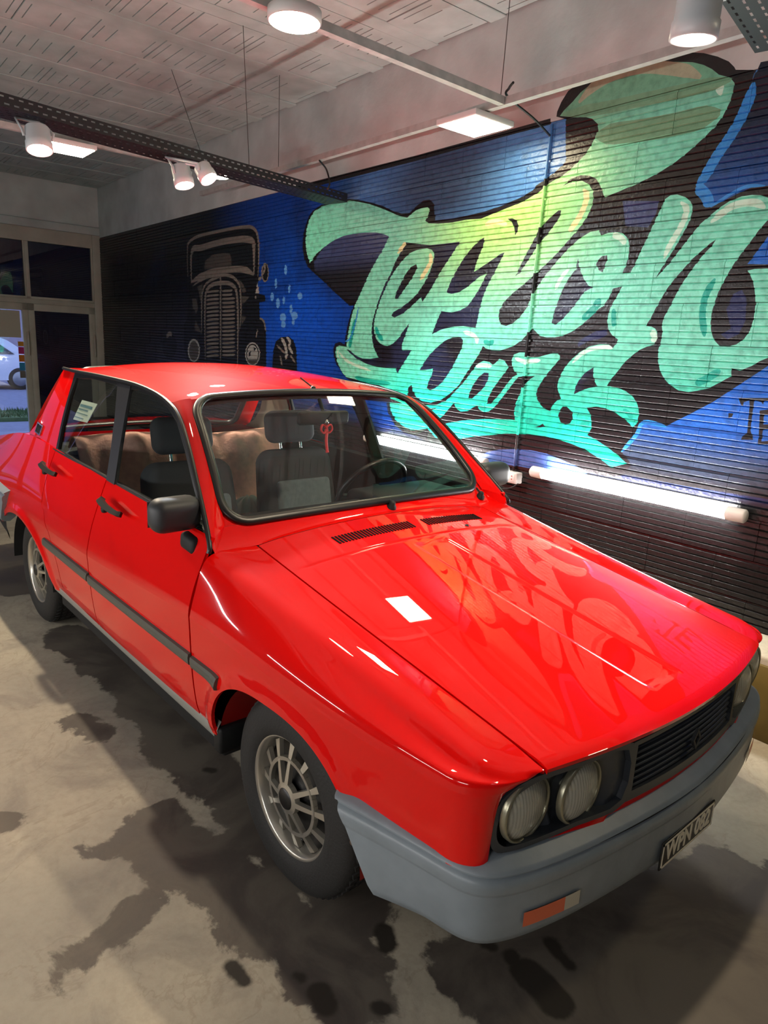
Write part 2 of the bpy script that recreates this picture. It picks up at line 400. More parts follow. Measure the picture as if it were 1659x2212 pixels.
def tube_lamp(s_a, s_b, n, z, label, group=None, out=-1):
    e = empty('tube_light', RW(((s_a+s_b)/2, n, z-.04)))
    MB(True).tube([(s_a+.055, n, z), (s_b-.055, n, z)], .030, 16, cap=False).build('tube', tube_e, e)
    for q, sg in ((s_a, 1), (s_b, -1)):
        MB(True).lathe([(0, 0), (.026, 0), (.032, .006), (.033, .07), (.031, .085)], (q, n, z), (sg, 0, 0), 20).build('end_cap', white_pl, e)
        MB(True).box((q+sg*.10-.012, n, z-.02), (q+sg*.10+.012, n-out*(.044), z+.02), .004).build('bracket', white_pl, e)
    return tag(e, label, 'light', group)
zt = .895
tube_lamp(-1.018, .205, 1.545, zt, 'long lit tube light on the painted wall, behind the bonnet', 'tube lights on the painted wall')
tube_lamp(-2.60, -1.375, 1.545, zt-.012, 'long lit tube light on the painted wall, seen through the windscreen', 'tube lights on the painted wall')
for k, sa in enumerate((-3.9, -2.3, -.7, .9)):
    tube_lamp(sa, sa+1.22, N0+.055, 1.15, 'lit tube light on the plain wall opposite the mural, '+['level with the rear wheels', 'level with the doors', 'level with the bonnet', 'ahead of the car'][k], 'tube lights on the opposite wall', out=1)

def square_lamp(sx, nx, z, label, w=.145):
    e = empty('panel_light', RW((sx, nx, z)))
    MB(True).box((sx-w, nx-w, z), (sx+w, nx+w, z+.03), .004).build('frame', white_pl, e)
    MB(True).box((sx-w+.012, nx-w+.012, z-.003), (sx+w-.012, nx+w-.012, z+.001)).build('diffuser', sq_e, e)
    return tag(e, label, 'light')
def round_lamp(sx, nx, z, r, label, h=.04, em=None):
    e = empty('round_light', RW((sx, nx, z)))
    MB(True).lathe([(0, h), (r, h), (r, .004), (r-.006, 0)], (sx, nx, z), (0, 0, 1), 40).build('housing', white_pl, e)
    MB(True).lathe([(0, -.003), (r-.012, -.003), (r-.006, .001)], (sx, nx, z), (0, 0, 1), 40).build('diffuser', em or rd_e, e)
    return tag(e, label, 'light')
ZL = 2.745
round_lamp(1.9, -.75, ZL-.04, .10, 'unseen round white ceiling light added over the floor ahead of the car', em=mat('added_round_glow', (1, 1, 1), .4, emit=(cool, L_ROUND*.25)))  # added out of view to brighten the front of the car
square_lamp(1.5, 1.2, ZL-.035, 'unseen square white light panel added over the ledge ahead of the car')  # out-of-view panel, added to light the bumper top
square_lamp(-1.365, 1.22, ZL-.035, 'square white light panel under the steel channel above the lettering')
square_lamp(-3.73, -.17, ZL-.035, 'square white light panel behind the black cable tray')
round_lamp(-1.0, -.12, ZL-.04, .10, 'round white ceiling light hung at the steel channel')
round_lamp(-3.60, .84, ZL-.04, .088, 'round white light above the pair of spotlights')

def channel(p, q, label, wdt=.036, h=.036):
    p = np.array(p, float); q = np.array(q, float); d = (q-p)/np.linalg.norm(q-p); sd = np.cross(d, (0, 0, 1))
    b = MB(True); t = .002
    prof = [(-wdt/2, h), (-wdt/2, 0), (wdt/2, 0), (wdt/2, h), (wdt/2-t, h), (wdt/2-t, t), (-wdt/2+t, t), (-wdt/2+t, h)]
    vs = [tuple(e+sd*a+np.array((0, 0, 1))*c) for e in (p, q) for a, c in prof]; n = len(prof)
    b.add(vs, [(i, (i+1) % n, n+(i+1) % n, n+i) for i in range(n)]+[(0, 1, 6, 7), (1, 2, 5, 6), (2, 3, 4, 5)])
    o = b.build('steel_channel', galv, base=True); return tag(o, label, 'channel')
channel((-4.6, 1.17, ZL), (1.9, 1.17, ZL), 'galvanised steel channel hung along the painted wall')
channel((-1.12, 1.15, ZL+.001), (-.98, -2.6, ZL+.001), 'galvanised steel channel crossing to the round ceiling light')
channel((1.9, 1.15, ZL+.001), (1.9, -2.6, ZL+.001), 'galvanised steel channel ahead of the car')
channel((-3.69, 1.15, ZL+.001), (-3.64, -2.6, ZL+.001), 'galvanised steel channel behind the black cable tray')
def wire(a, b, label, r=.0022, m=None, cat='wire', sag=None):
    pts = [a, b] if not sag else catmull([a]+sag+[b], 6)
    o = MB(True).tube(pts, r, 5).build('hanging_wire' if cat == 'wire' else 'cable', m or wire_m, base=True); return tag(o, label, cat)
ZK = ZC-.012
wire((-1.15, 1.17, ZL), (-1.13, 1.165, ZK), 'thin wire holding the steel channel near the square light')
wire((-3.30, 1.17, ZL), (-3.30, 1.17, ZK), 'thin wire holding the steel channel above the tray end')
tr_b = 2.56
def tray(pa, pb, w, label, rot_cells=True):
    """perforated tray: pa, pb = near lower edge (room), w = width towards -s"""
    pa = np.array(pa, float); pb = np.array(pb, float); d = pb-pa; Ln = np.linalg.norm(d); d /= Ln; sd = np.array((d[1], -d[0], 0)); sd = sd if sd[0] < 0 else -sd
    e = empty('cable_tray', RW((pa+pb)/2))
    def sheet(o, u, v, lu, lv, rows, pitch, name):
        b = MB(True); us = [0]; k = 0
        while us[-1] < lu-pitch: us += [us[-1]+pitch*.52, us[-1]+pitch]
        us.append(lu); vs_ = [0]
        for r in range(rows): c = (r+.5)*lv/rows; vs_ += [c-.0035, c+.0035]
        vs_.append(lv)
        for i in range(len(us)-1):
            for j in range(len(vs_)-1):
                if j % 2 == 1 and i % 2 == (1 if (j//2) % 2 else 0) and 0 < i < len(us)-2: continue
                q = [o+u*us[i]+v*vs_[j], o+u*us[i+1]+v*vs_[j], o+u*us[i+1]+v*vs_[j+1], o+u*us[i]+v*vs_[j+1]]; b.add(q, [(0, 1, 2, 3)])
        return b.build(name, black_mt, e)
    up = np.array((0, 0, 1.))
    sheet(pa, d, sd, Ln, w, 6, .045, 'tray_bottom')
    sheet(pa, d, up, Ln, .06, 2, .045, 'tray_side'); sheet(pa+sd*w, d, up, Ln, .06, 2, .045, 'tray_side')
    return tag(e, label, 'cable tray'), d, sd
a1 = room_z(0, 228, tr_b); b1 = room_z(750, 437, tr_b); dd = (b1-a1)/np.linalg.norm(b1-a1)
_, td, tsd = tray(a1-dd*1.6, b1, .21, 'black perforated cable tray crossing under the ceiling with spotlights on it')
a2 = room_z(1640, 124, tr_b); tray(a2-dd*2.6+np.array((.21, 0, 0)), a2+np.array((.21, 0, 0)), .21, 'black perforated cable tray beside the big white spotlight')
c1 = room_z(525, 55, ZK); wire(tuple(a1+dd*1.55+np.array((-.1, 0, .06))), tuple(c1), 'thin wire with a frayed cable end holding the tray')
c2 = room_z(370, 150, ZK); wire(tuple(a1+dd*1.25+np.array((-.2, 0, .06))), tuple(c2), 'thin wire holding the far side of the tray')

def under_tray(q):
    p = a1+dd*((q[1]-a1[1])/dd[1])+tsd*.105; return np.array((p[0], p[1], tr_b-.004))
def spot(lens, axis, L, r, label, em, group=None, power=SPOT_W, col=(1, .84, .62), hang=None):
    lens = np.array(lens, float); ax = np.array(axis, float); ax /= np.linalg.norm(ax)     # axis = beam direction
    e = empty('spotlight', RW(lens))
    MB(True).lathe([(0, L), (r*.86, L), (r*.93, L-.006), (r*.93, .045), (r, .04), (r, .002), (r*.93, 0), (r*.88, .006), (r*.80, .02), (0, .024)][::-1], lens, -ax, 32).build('barrel', white_mt, e)
    MB(True).lathe([(0, .016), (r*.55, .017), (r*.66, .021)], lens, -ax, 28).build('lamp_face', em, e)
    mid = lens-ax*L*.55; sd = np.cross(ax, (0, 0, 1)); sd = sd/np.linalg.norm(sd) if np.linalg.norm(sd) > .05 else np.array((1., 0, 0))
    top = np.array(hang if hang is not None else mid+np.array((0, 0, .14)))
    MB(True).tube([mid+sd*r*1.02, mid+sd*r*1.15+np.array((0, 0, .03)), top+sd*r*1.0, top-sd*r*1.0, mid-sd*r*1.15+np.array((0, 0, .03)), mid-sd*r*1.02], .007, 6).build('bracket', white_mt, e)
    ld = bpy.data.lights.new('spot_beam', 'SPOT'); ld.energy = power; ld.color = col; ld.spot_size = math.radians(115); ld.spot_blend = .8; ld.shadow_soft_size = .03
    lo = bpy.data.objects.new('spot_beam', ld); COL.objects.link(lo); w = RW(lens+ax*.02)
    lo.location = w; lo.rotation_euler = Vector(RW(ax)).to_track_quat('-Z', 'Y').to_euler(); attach(lo, e)
    return tag(e, label, 'spotlight', group)
q = room_z(1497, 88, 2.37); spot(q, (-.08, .06, -1), .17, .060, 'big white spotlight hanging over the bonnet by the cable tray', sp_e, power=SPOT_W*.62, hang=np.array((q[0]+.05, q[1]-.02, 2.556)))
q = room_z(86, 326, 2.41); spot(q, (.32, -.02, -1), .115, .062, 'white spotlight on the cable tray next to the square light panel', sp_e, hang=under_tray(q))
q = room_z(399, 402, 2.41); spot(q, (.32, .10, -1), .115, .058, 'white warm spotlight on the tray next to the dazzling one', sp_e, hang=under_tray(q))
q = room_z(452, 388, 2.39); spot(q, (.50, .25, -.75), .085, .050, 'dazzling cold white spotlight under the cable tray', cold_e, col=(.85, .93, 1), hang=under_tray(q))

# ------------------------------------------------------------------ the painted wall: ribbed hollow blocks, the mural as areas of paint on them
TILE = {'A': (640, 400, 4.1475), 'B': (940, 380, 4.1475), 'C': (1259, 380, 4.1475), 'D': (1159, 100, 3.318), 'E': (700, 660, 4.1475),
        'F': (1000, 660, 4.1475), 'G': (340, 460, 5.184), 'H': (1380, 780, 5.53), 'P': (0, 0, 1.0)}
def W(*parts):
    """corner points read off the photograph (tile letter, flat list of x, y) -> points on the wall plane"""
    out = []
    for t, lst in parts:
        x0, y0, k = TILE[t]
        for i in range(0, len(lst), 2): out.append(on_wall(x0+lst[i]/k, y0+lst[i+1]/k))
    return out
def smooth(p, sub=2): return [tuple(q) for q in catmull(p, sub, True)]
def stroke(pts, w, taper=True):
    P = [np.array(p) for p in catmull(pts, 5)]; n = len(P); L = []; R_ = []
    for i, p in enumerate(P):
        t = P[min(i+1, n-1)]-P[max(i-1, 0)]; t = t/(np.linalg.norm(t)+1e-9); nn = np.array((-t[1], t[0])); f = i/(n-1)
        ww = w/2*(min(1, 5*f+.25)*min(1, 5*(1-f)+.25) if taper else 1); L.append(tuple(p+nn*ww)); R_.append(tuple(p-nn*ww))
    return L+R_[::-1]
def ell(t, cx, cy, rx, ry, n=20):
    return W((t, [v for k in range(n) for v in (cx+rx*math.cos(2*math.pi*k/n), cy+ry*math.sin(2*math.pi*k/n))]))
LAY = []                                           # (material key, polygon), later ones cover earlier ones
def add(k, poly): LAY.append((k, poly))
# bright blue fields
add('sky', W(('D', [1545,255, 1500,430, 1410,600, 1300,770, 1190,940, 1145,1010, 1200,1055, 1235,1140, 1255,1155, 1380,1090, 1560,1010, 1659,1000, 1900,960, 1900,60, 1610,115])))
add('sky', W(('C', [1480,790, 1659,550, 1800,380, 1900,700, 1720,795])))
add('sky', W(('P', [1659,791, 1615,820, 1543,867, 1440,920, 1391,910, 1380,930, 1343,976, 1362,1003, 1340,1024, 1480,1050, 1800,1100, 1800,700])))
add('arc', W(('F', [100,1370, 150,1345, 230,1310, 330,1290, 470,1285, 620,1295, 760,1330, 900,1385, 1020,1440, 1130,1495, 1000,1530, 500,1440, 200,1400])))
# black underlay of the lettering
add('black', W(('A', [165,215, 120,270, 90,350, 65,450, 60,560, 75,660, 110,735, 160,785, 250,865, 330,945, 420,1025, 480,1082, 520,1078, 500,1120, 480,1190, 460,1270, 445,1350, 436,1425, 390,1405, 350,1420, 335,1470, 340,1540, 365,1610]),
  ('E', [130,545, 170,612, 205,650, 400,760, 560,850, 575,960, 640,1070, 720,1140, 820,1165, 1000,1260, 1200,1310]),
  ('F', [60,1370, 150,1345, 230,1310, 330,1290, 470,1285, 620,1295, 760,1330, 900,1385, 1020,1440, 1130,1495, 1300,1535, 1420,1525, 1505,1440, 1495,1395, 1425,1310, 1500,1220, 1560,1130, 1620,1040]),
  ('P', [1416,916, 1440,920, 1496,892, 1543,867, 1579,843, 1615,820, 1659,791, 1800,700, 1800,560]),
  ('C', [1720,795, 1480,790, 1659,550, 1800,380, 1800,80]),
  ('D', [1560,1008, 1480,1040, 1380,1090, 1300,1130, 1255,1158, 1235,1140, 1225,1100, 1200,1055, 1145,1010, 1190,940, 1240,860, 1300,770, 1350,680, 1410,600, 1460,520, 1500,430, 1530,330, 1545,260, 1570,170, 1430,170, 1420,150, 1380,110, 1300,75, 1200,50, 1100,45, 1000,60, 900,75, 760,75, 620,100, 520,130, 400,200, 300,270, 230,320, 180,400, 150,470, 145,505, 212,522, 212,830, 150,890, 80,945, 0,1000]),
  ('B', [880,130, 760,200, 600,265, 450,320, 300,355, 150,385, 0,400]), ('A', [1250,310, 1240,230, 1240,170, 1200,130, 1140,140, 1080,190, 1020,250, 950,255, 870,232, 780,188, 680,158, 560,133, 480,124, 300,163, 230,178])))
for pts in ([620,1110, 880,1110, 860,1200, 800,1300, 640,1290],): add('navy_sheen', W(('D', pts)))
# mint lettering body
mint = W(('A', [165,235, 230,192, 300,175, 400,160, 480,137, 560,150, 660,170, 760,205, 850,243, 930,278, 1000,292, 1030,262, 1080,225, 1130,207, 1180,197, 1200,215, 1190,260, 1160,320, 1190,342, 1280,345, 1400,335, 1530,310]),
  ('B', [415,385, 560,325, 700,270, 830,210, 930,150, 1010,80, 1070,40]),
  ('D', [190,930, 260,870, 330,800, 390,720, 420,660, 447,600, 440,555, 400,520, 340,505, 250,508, 170,500, 200,460, 260,400, 320,330, 400,265, 500,210, 620,165, 740,140, 860,120, 1000,112, 1120,115, 1200,135, 1260,165, 1310,205, 1390,225, 1422,265, 1410,330, 1390,400, 1340,500, 1280,580, 1200,660, 1100,750, 1000,830, 900,895, 800,950, 700,995, 600,1040, 490,1082, 478,1050, 460,1000, 430,950, 380,928, 320,925, 250,950, 190,1005]),
  ('B', [1230,50, 1320,45, 1380,75, 1415,130, 1422,200, 1410,270, 1370,360, 1310,450, 1250,520, 1180,600, 1100,690, 1010,780, 900,880, 800,970, 700,1050, 620,1130, 580,1200, 572,1270, 590,1330, 640,1345, 700,1320, 760,1270, 820,1190, 870,1080, 930,980, 1000,880, 1100,760, 1200,650, 1300,560, 1400,500, 1470,485, 1492,535, 1560,510, 1640,505]),
  ('C', [360,515, 400,550, 420,600, 420,660, 410,740, 390,800, 358,872, 430,868, 450,830, 490,750, 530,660, 580,560, 620,470, 660,380, 710,280, 740,210, 790,175, 850,168, 920,190, 970,230, 988,280, 980,340, 950,430, 900,520, 850,610, 800,690, 740,780, 690,860, 660,915, 720,850, 790,770, 860,680, 930,590, 1000,500, 1060,430, 1140,360, 1230,285, 1330,220, 1430,185, 1520,172, 1600,175, 1659,195, 1730,240, 1730,310, 1659,400, 1580,490, 1500,600, 1430,690, 1370,770, 1320,850, 1270,940, 1220,1040, 1190,1120, 1160,1220, 1148,1320, 1155,1400, 1180,1470, 1230,1525, 1300,1530, 1380,1510, 1450,1460, 1500,1390, 1535,1280, 1552,1150, 1545,1040, 1530,950, 1500,880, 1480,850, 1540,835, 1659,830, 1800,840, 1800,1500]),
  ('H', [1600,-60, 1450,0, 1350,60, 1210,115, 1110,85, 1110,180, 1000,240, 850,320, 700,355, 600,370, 480,350, 380,290, 310,210, 260,120, 235,0]),
  ('C', [680,1560, 705,1480, 718,1400, 712,1340, 730,1270, 780,1180, 830,1080, 890,970, 960,870, 1040,760, 1100,690, 1160,630, 1200,570, 1140,610, 1060,680, 980,750, 900,840, 830,920, 760,1010, 700,1110, 650,1200, 610,1280, 568,1345, 620,1350, 655,1370, 672,1410, 670,1460, 640,1510, 580,1530, 510,1560]),
  ('F', [1530,440, 1450,510, 1390,590, 1330,660, 1295,720, 1380,735, 1460,765, 1530,820, 1570,890, 1582,970, 1560,1060, 1520,1095, 1500,1060, 1440,1010, 1370,960, 1280,920, 1200,905, 1110,915, 1140,960, 1155,1030, 1155,1100, 1120,1160, 1200,1205, 1300,1270, 1400,1350, 1470,1415, 1330,1448, 1270,1400, 1180,1340, 1080,1280, 980,1240, 860,1200, 740,1170, 600,1155, 500,1150, 380,1148, 250,1160, 120,1170, 0,1188]),
  ('E', [1100,1215, 1000,1180, 930,1100, 860,1112, 780,1115, 700,1070, 640,1020, 600,940, 590,860, 610,760, 500,715, 200,640, 160,590, 120,500, 105,420, 115,370, 140,358]),
  ('A', [455,1450, 455,1410, 468,1330, 485,1240, 505,1150, 530,1070, 480,1080, 160,780, 125,700, 95,600, 85,500, 95,400, 120,310]))
add('mint', mint)
# dark counters over it
def K(key, *parts): add(key, W(*parts))
K('navy_sheen', ('A', [125,700, 180,620, 260,550, 340,495, 430,455, 520,435, 620,425, 720,425, 790,440, 835,460, 790,560, 740,640, 690,730, 640,830, 600,920, 560,1010, 530,1070, 480,1080, 420,1020, 330,940, 250,860, 160,780, 110,735]))  # spotlight sheen on the dark counter, put into its blue-grey colour
K('black', ('A', [125,700, 180,620, 260,550, 200,625, 160,690, 170,770, 260,850, 420,1000, 540,1045, 530,1070, 480,1082, 420,1025, 250,865, 160,785, 100,725]))
K('ink', ('A', [985,512, 1080,525, 1200,538, 1330,525, 1470,508, 1400,620, 1340,710, 1270,820, 1210,930, 1135,1045, 1120,1005, 1040,1080, 960,1150, 880,1188, 858,1170, 870,1140, 940,1100, 1020,1040, 1090,970, 1150,880, 1200,780, 1230,690, 1242,620, 1220,580, 1170,565, 1100,575, 1020,610, 950,680, 890,760, 840,840, 800,930, 760,1020, 730,1110, 708,1190, 698,1260, 703,1330, 728,1390, 770,1430, 820,1442, 870,1420, 920,1370, 960,1310, 1015,1240, 1000,1290, 970,1370, 950,1430, 950,1480, 1035,1480, 1000,1540, 960,1600, 910,1690, 895,1640]),
  ('E', [560,560, 470,550, 380,520, 300,480, 240,430, 205,395, 225,395, 290,450, 350,475, 420,478, 490,465]), ('A', [700,1460, 685,1390, 678,1310, 685,1230, 705,1150, 730,1060, 760,980, 800,880, 850,790, 890,690, 940,600]))
K('ink', ('A', [1080,708, 1030,735, 980,800, 940,880, 900,960, 885,1022, 915,1015, 960,950, 1010,880, 1060,800, 1088,740]))
K('ink', ('B', [445,552, 400,578, 330,650, 260,740, 200,840, 150,930, 105,1045, 150,1057, 210,1045, 280,1005, 340,955, 400,905, 465,868, 440,930, 400,1010, 350,1090, 300,1160, 230,1205, 150,1225, 60,1212, 25,1290]), ('A', [1220,1335, 1300,1295, 1400,1270, 1500,1262, 1610,1280]),
  ('B', [385,1280, 405,1180, 430,1090, 465,1000, 505,920, 550,840, 590,760, 628,685, 590,700, 520,750, 430,810, 352,862, 370,790, 400,710, 435,630]))
K('black', ('B', [655,385, 700,382, 735,400, 750,440, 745,490, 722,535, 715,470, 695,420]))
K('black', ('B', [1135,310, 1110,310, 1050,360, 980,430, 920,510, 870,610, 810,720, 760,820, 722,900, 760,870, 830,770, 900,660, 960,580, 1020,510, 1080,430, 1120,370]))
K('black', ('E', [985,1060, 1080,975, 1170,870, 1185,920, 1230,950, 1290,945, 1345,910, 1375,895, 1395,930, 1430,955, 1480,950, 1530,910, 1580,850]), ('F', [400,770, 450,700, 500,640, 560,632, 650,632, 605,660, 565,700, 540,745, 505,810, 475,880, 462,960, 470,1026, 415,1020, 200,1017, 100,1022, 0,1030]), ('E', [1120,1052, 1000,1080]))
K('ink', ('E', [1480,605, 1440,600, 1390,640, 1340,710, 1305,790, 1298,830, 1330,835, 1380,790, 1440,730, 1475,660]))
K('black', ('F', [185,362, 210,385, 260,400, 330,405, 400,385, 470,355, 530,310, 590,250, 625,208, 650,225, 690,270, 750,285, 830,285, 900,270, 980,235, 1060,180, 1130,120, 1200,50, 1264,-1, 1314,-71, 1349,-151, 1432,-173, 1384,-81, 1334,-1, 1309,69, 1296,139, 1309,219, 1344,269, 1396,307, 1349,380, 1310,350, 1234,347, 1134,369, 1050,420, 980,480, 920,550, 880,620, 855,690, 850,740, 870,800, 885,835, 850,850, 810,890, 780,945, 740,930, 700,890, 670,840, 660,790, 675,740, 710,680, 760,610, 820,540, 870,480, 875,450, 850,430, 800,430, 740,445, 680,462, 620,465, 580,450, 560,420, 510,420, 460,440, 440,490, 445,540, 465,590, 490,620, 450,640, 400,700, 350,770, 300,830, 250,880, 215,880, 230,830, 270,750, 320,680, 380,600, 412,555, 400,530, 370,490, 330,478, 290,520, 270,530, 240,505, 190,495, 140,520, 90,580, 40,650, 0,700]),
  ('E', [1200,745, 1150,800, 1080,870, 1000,925, 905,960, 850,910, 790,850, 750,800, 760,730, 790,712, 800,770, 830,820, 880,855, 960,870, 1050,845, 1130,790, 1210,715, 1270,620, 1330,530, 1390,440]))
K('navy_sheen2', ('F', [1030,330, 1100,280, 1200,230, 1290,215, 1300,260, 1230,300, 1120,320, 1040,370]))
K('ink', ('E', [1250,310, 1220,285, 1150,285, 1080,320, 1010,380, 950,440, 900,510, 860,580, 920,575, 980,565, 970,620, 940,680, 925,740, 950,760, 1000,740, 1060,690, 1110,620, 1160,540, 1200,460, 1240,380]))
K('black', ('F', [935,905, 900,905, 870,940, 858,990, 880,1045, 920,1068, 965,1055, 990,1010, 980,950])); K('ink', ('F', [1175,550, 1150,570, 1100,600, 1050,660, 1015,720, 1000,795, 1060,765, 1130,740, 1210,725, 1185,680, 1170,630]))
K('ink', ('B', [1287,735, 1270,800, 1270,830, 1200,920, 1150,1010, 1110,1110, 1070,1220, 1048,1320, 1080,1335, 1140,1290, 1220,1200, 1290,1110, 1340,1040, 1420,1000, 1380,985, 1340,930, 1310,860, 1290,800]))
K('black', ('B', [1545,712, 1500,720, 1460,760, 1445,800, 1470,845, 1505,865, 1525,800, 1548,750])); K('navy_sheen2', ('C', [1290,1200, 1350,1060, 1430,1020, 1470,1100, 1460,1300, 1400,1420, 1300,1465, 1240,1420, 1330,1370]))
K('black', ('F', [650,1090, 690,1075, 720,1058, 740,1085, 700,1092]))
# highlights and shade strokes of the lettering
def S(key, t, pts, w): x0, y0, k = TILE[t]; add(key, stroke(W((t, pts)), w))
S('pale', 'C', [880,235, 930,290, 920,360, 880,460, 820,560, 770,650, 730,740], .030); S('pale', 'C', [1150,420, 1230,350, 1330,280, 1450,245, 1560,245, 1640,290], .032)
S('cream', 'B', [1330,120, 1360,180, 1345,260, 1300,360, 1240,450, 1200,500], .035); S('beige', 'D', [305,405, 400,300, 520,222, 660,172, 800,150, 950,160, 1080,180, 1180,225], .055)
S('pale', 'D', [1290,325, 1320,300, 1345,290], .06); S('cream', 'A', [1200,610, 1210,680, 1170,760, 1110,850], .035); S('cream', 'A', [985,515, 950,560, 910,610], .03)
S('pale', 'E', [1250,235, 1330,260, 1370,300, 1375,345], .028); S('pale', 'F', [985,515, 1060,440, 1150,392, 1280,372, 1345,385], .022); S('pale', 'C', [620,1385, 645,1440, 630,1490], .032)
S('cream', 'B', [450,440, 540,410, 650,435], .028); S('pale', 'E', [140,420, 200,490, 300,540, 420,585], .022); S('pale', 'B', [1200,830, 1130,920, 1080,1020], .024); S('pale', 'C', [270,525, 340,555, 390,610], .030)
S('pale', 'F', [470,470, 540,500, 620,500, 700,490], .025); S('pale', 'F', [120,545, 180,535, 260,545], .025); S('pale', 'E', [130,390, 125,440, 140,480], .016)
S('teal', 'A', [480,1460, 500,1350, 530,1200], .040); S('teal', 'A', [715,1270, 740,1340, 780,1390], .036); S('teal', 'C', [1190,920, 1130,1020, 1090,1120, 1075,1250, 1085,1350, 1095,1440], .032)
S('teal', 'C', [280,1190, 280,1290, 285,1350], .028); S('teal', 'B', [1480,1100, 1420,1200, 1320,1285], .042); S('teal', 'E', [1060,1160, 1200,1130, 1350,1090, 1460,1085], .030); S('teal', 'F', [1440,930, 1490,970, 1525,1010], .024)
S('teal', 'H', [680,270, 800,220, 980,110], .036); S('teal', 'F', [1070,1090, 1100,1060, 1110,1030], .05); S('teal', 'F', [510,1000, 500,920, 530,850], .045); S('teal', 'F', [560,1040, 630,1020], .03); S('teal', 'B', [440,1480, 490,1500, 530,1480], .03)
S('teal', 'E', [1190,860, 1205,900, 1235,925], .035); S('teal', 'E', [1395,880, 1420,915, 1460,925], .028); S('teal', 'E', [900,900, 1000,905, 1100,860], .02); S('teal', 'E', [280,640, 420,680, 600,700], .035)
S('olive', 'D', [190,490, 500,440, 800,375, 1100,310, 1400,240], .06); S('olive', 'D', [430,640, 700,610, 1000,560, 1320,475], .10)
add('black', W(('P', [640,402, 900,336, 1190,256, 1190,268, 900,348, 640,414])))
# light blue edge strokes
S('edge', 'D', [1560,260, 1530,370, 1470,510, 1390,650, 1300,780, 1210,930, 1150,1005], .05); S('edge', 'D', [1150,1005, 1215,1070, 1245,1150], .05); S('edge', 'P', [1343,976, 1375,940, 1392,912, 1440,922], .022)
S('edge', 'C', [1140,280, 1230,225, 1350,150, 1480,95, 1640,90], .014); S('edge', 'A', [560,1090, 545,1180, 520,1280, 480,1380, 440,1400], .014)
# lettering at the right edge of the photograph
K('black', ('H', [1190,440, 1700,440, 1700,470, 1500,478, 1490,520, 1470,490, 1385,470, 1372,560, 1352,700, 1340,830, 1372,940, 1225,940, 1245,890, 1300,855, 1312,700, 1330,520, 1325,468, 1262,490, 1246,545, 1225,520]))
K('black', ('H', [1450,590, 1700,560, 1700,640, 1500,640, 1492,760, 1640,745, 1640,800, 1488,820, 1470,960, 1700,940, 1700,985, 1425,1000, 1440,850])); K('black', ('H', [1075,620, 1135,625, 1120,665, 1075,680]))
# the old car painted at the far end
HOT = [v for v in (345,1660, 300,1500, 300,1250, 340,1180, 345,1050, 360,900, 350,700, 340,400, 360,320, 450,260, 600,220, 800,178, 1000,150, 1070,160, 1120,210, 1140,300, 1145,700, 1130,800, 1145,1000, 1150,1170, 1190,1200, 1220,1350, 1225,1760, 300,1760)]
K('hot', ('G', HOT)); add('hot', ell('G', 140, 1490, 82, 140)); K('hot', ('G', [1290,1790, 1300,1550, 1330,1440, 1390,1390, 1480,1385, 1530,1430, 1560,1520, 1570,1790]))
K('glassp', ('G', [400,700, 402,440, 520,400, 720,345, 900,318, 1010,318, 1060,345, 1070,420, 1065,640, 900,600, 700,625, 520,660])); K('hgrey2', ('G', [530,630, 540,540, 620,470, 720,450, 815,455, 835,520, 830,590, 700,615]))
S('hgrey', 'G', [345,720, 340,400, 365,322, 450,266, 600,226, 800,182, 1000,157, 1070,167, 1115,217, 1135,320, 1140,500, 1130,720], .030)
S('hgrey', 'G', [385,770, 390,430, 500,390, 700,330, 880,300, 1000,295, 1070,320, 1085,400, 1085,690], .060); S('hgrey', 'G', [380,780, 480,715, 600,665, 750,642, 900,630, 1000,642, 1085,692], .060)
S('hgrey', 'G', [400,820, 480,760, 580,715, 700,698, 820,705, 900,770, 932,860, 940,1100, 928,1300], .030); S('hgrey', 'G', [540,1640, 535,1200, 540,950, 560,860, 620,805, 710,785, 800,788, 868,832, 895,920, 905,1100, 905,1400, 900,1690], .040)
S('hgrey', 'G', [498,1350, 500,1000, 510,880, 545,800, 620,745, 700,722], .026); S('hgrey', 'G', [710,690, 712,900, 712,1660], .030)
for k in range(17):
    y = 880+45*k; S('hgrey', 'G', [552,y+10, 620,y-2, 695,y-6], .022); S('hgrey', 'G', [728,y-6, 800,y-8, 875-(30 if k < 2 else 0),y-14], .022)
K('hgrey2', ('G', [910,740, 960,790, 1000,880, 960,900, 940,820])); K('hgrey2', ('G', [950,930, 1035,940, 985,1000, 955,1020])); K('hgrey2', ('G', [430,1200, 490,1330, 495,1345, 420,1310])); K('hgrey2', ('G', [395,960, 440,960, 460,1060, 440,1130, 400,1060])); K('hgrey2', ('G', [450,830, 510,790, 490,1000, 470,900]))
K('hgrey2', ('G', [950,1150, 1000,1170, 945,1260])); S('hgrey', 'G', [1150,1180, 1195,1215, 1218,1330], .022); S('hgrey', 'G', [1125,1300, 1110,1400], .02); K('hwhite', ('G', [1125,780, 1145,900, 1100,900]))
add('hwhite', ell('G', 412, 1540, 68, 130)); add('hgrey2', ell('G', 412, 1545, 55, 112)); add('hwhite', ell('G', 1070, 1580, 84, 132)); add('hot', ell('G', 1070, 1582, 72, 118)); add('hwhite', ell('G', 1070, 1584, 62, 106)); K('hot', ('G', [1030,1560, 1050,1540, 1045,1600, 1025,1610])); K('hot', ('G', [1080,1500, 1110,1520, 1090,1550])); K('hgrey2', ('G', [1010,1640, 1130,1640, 1100,1690, 1040,1690]))
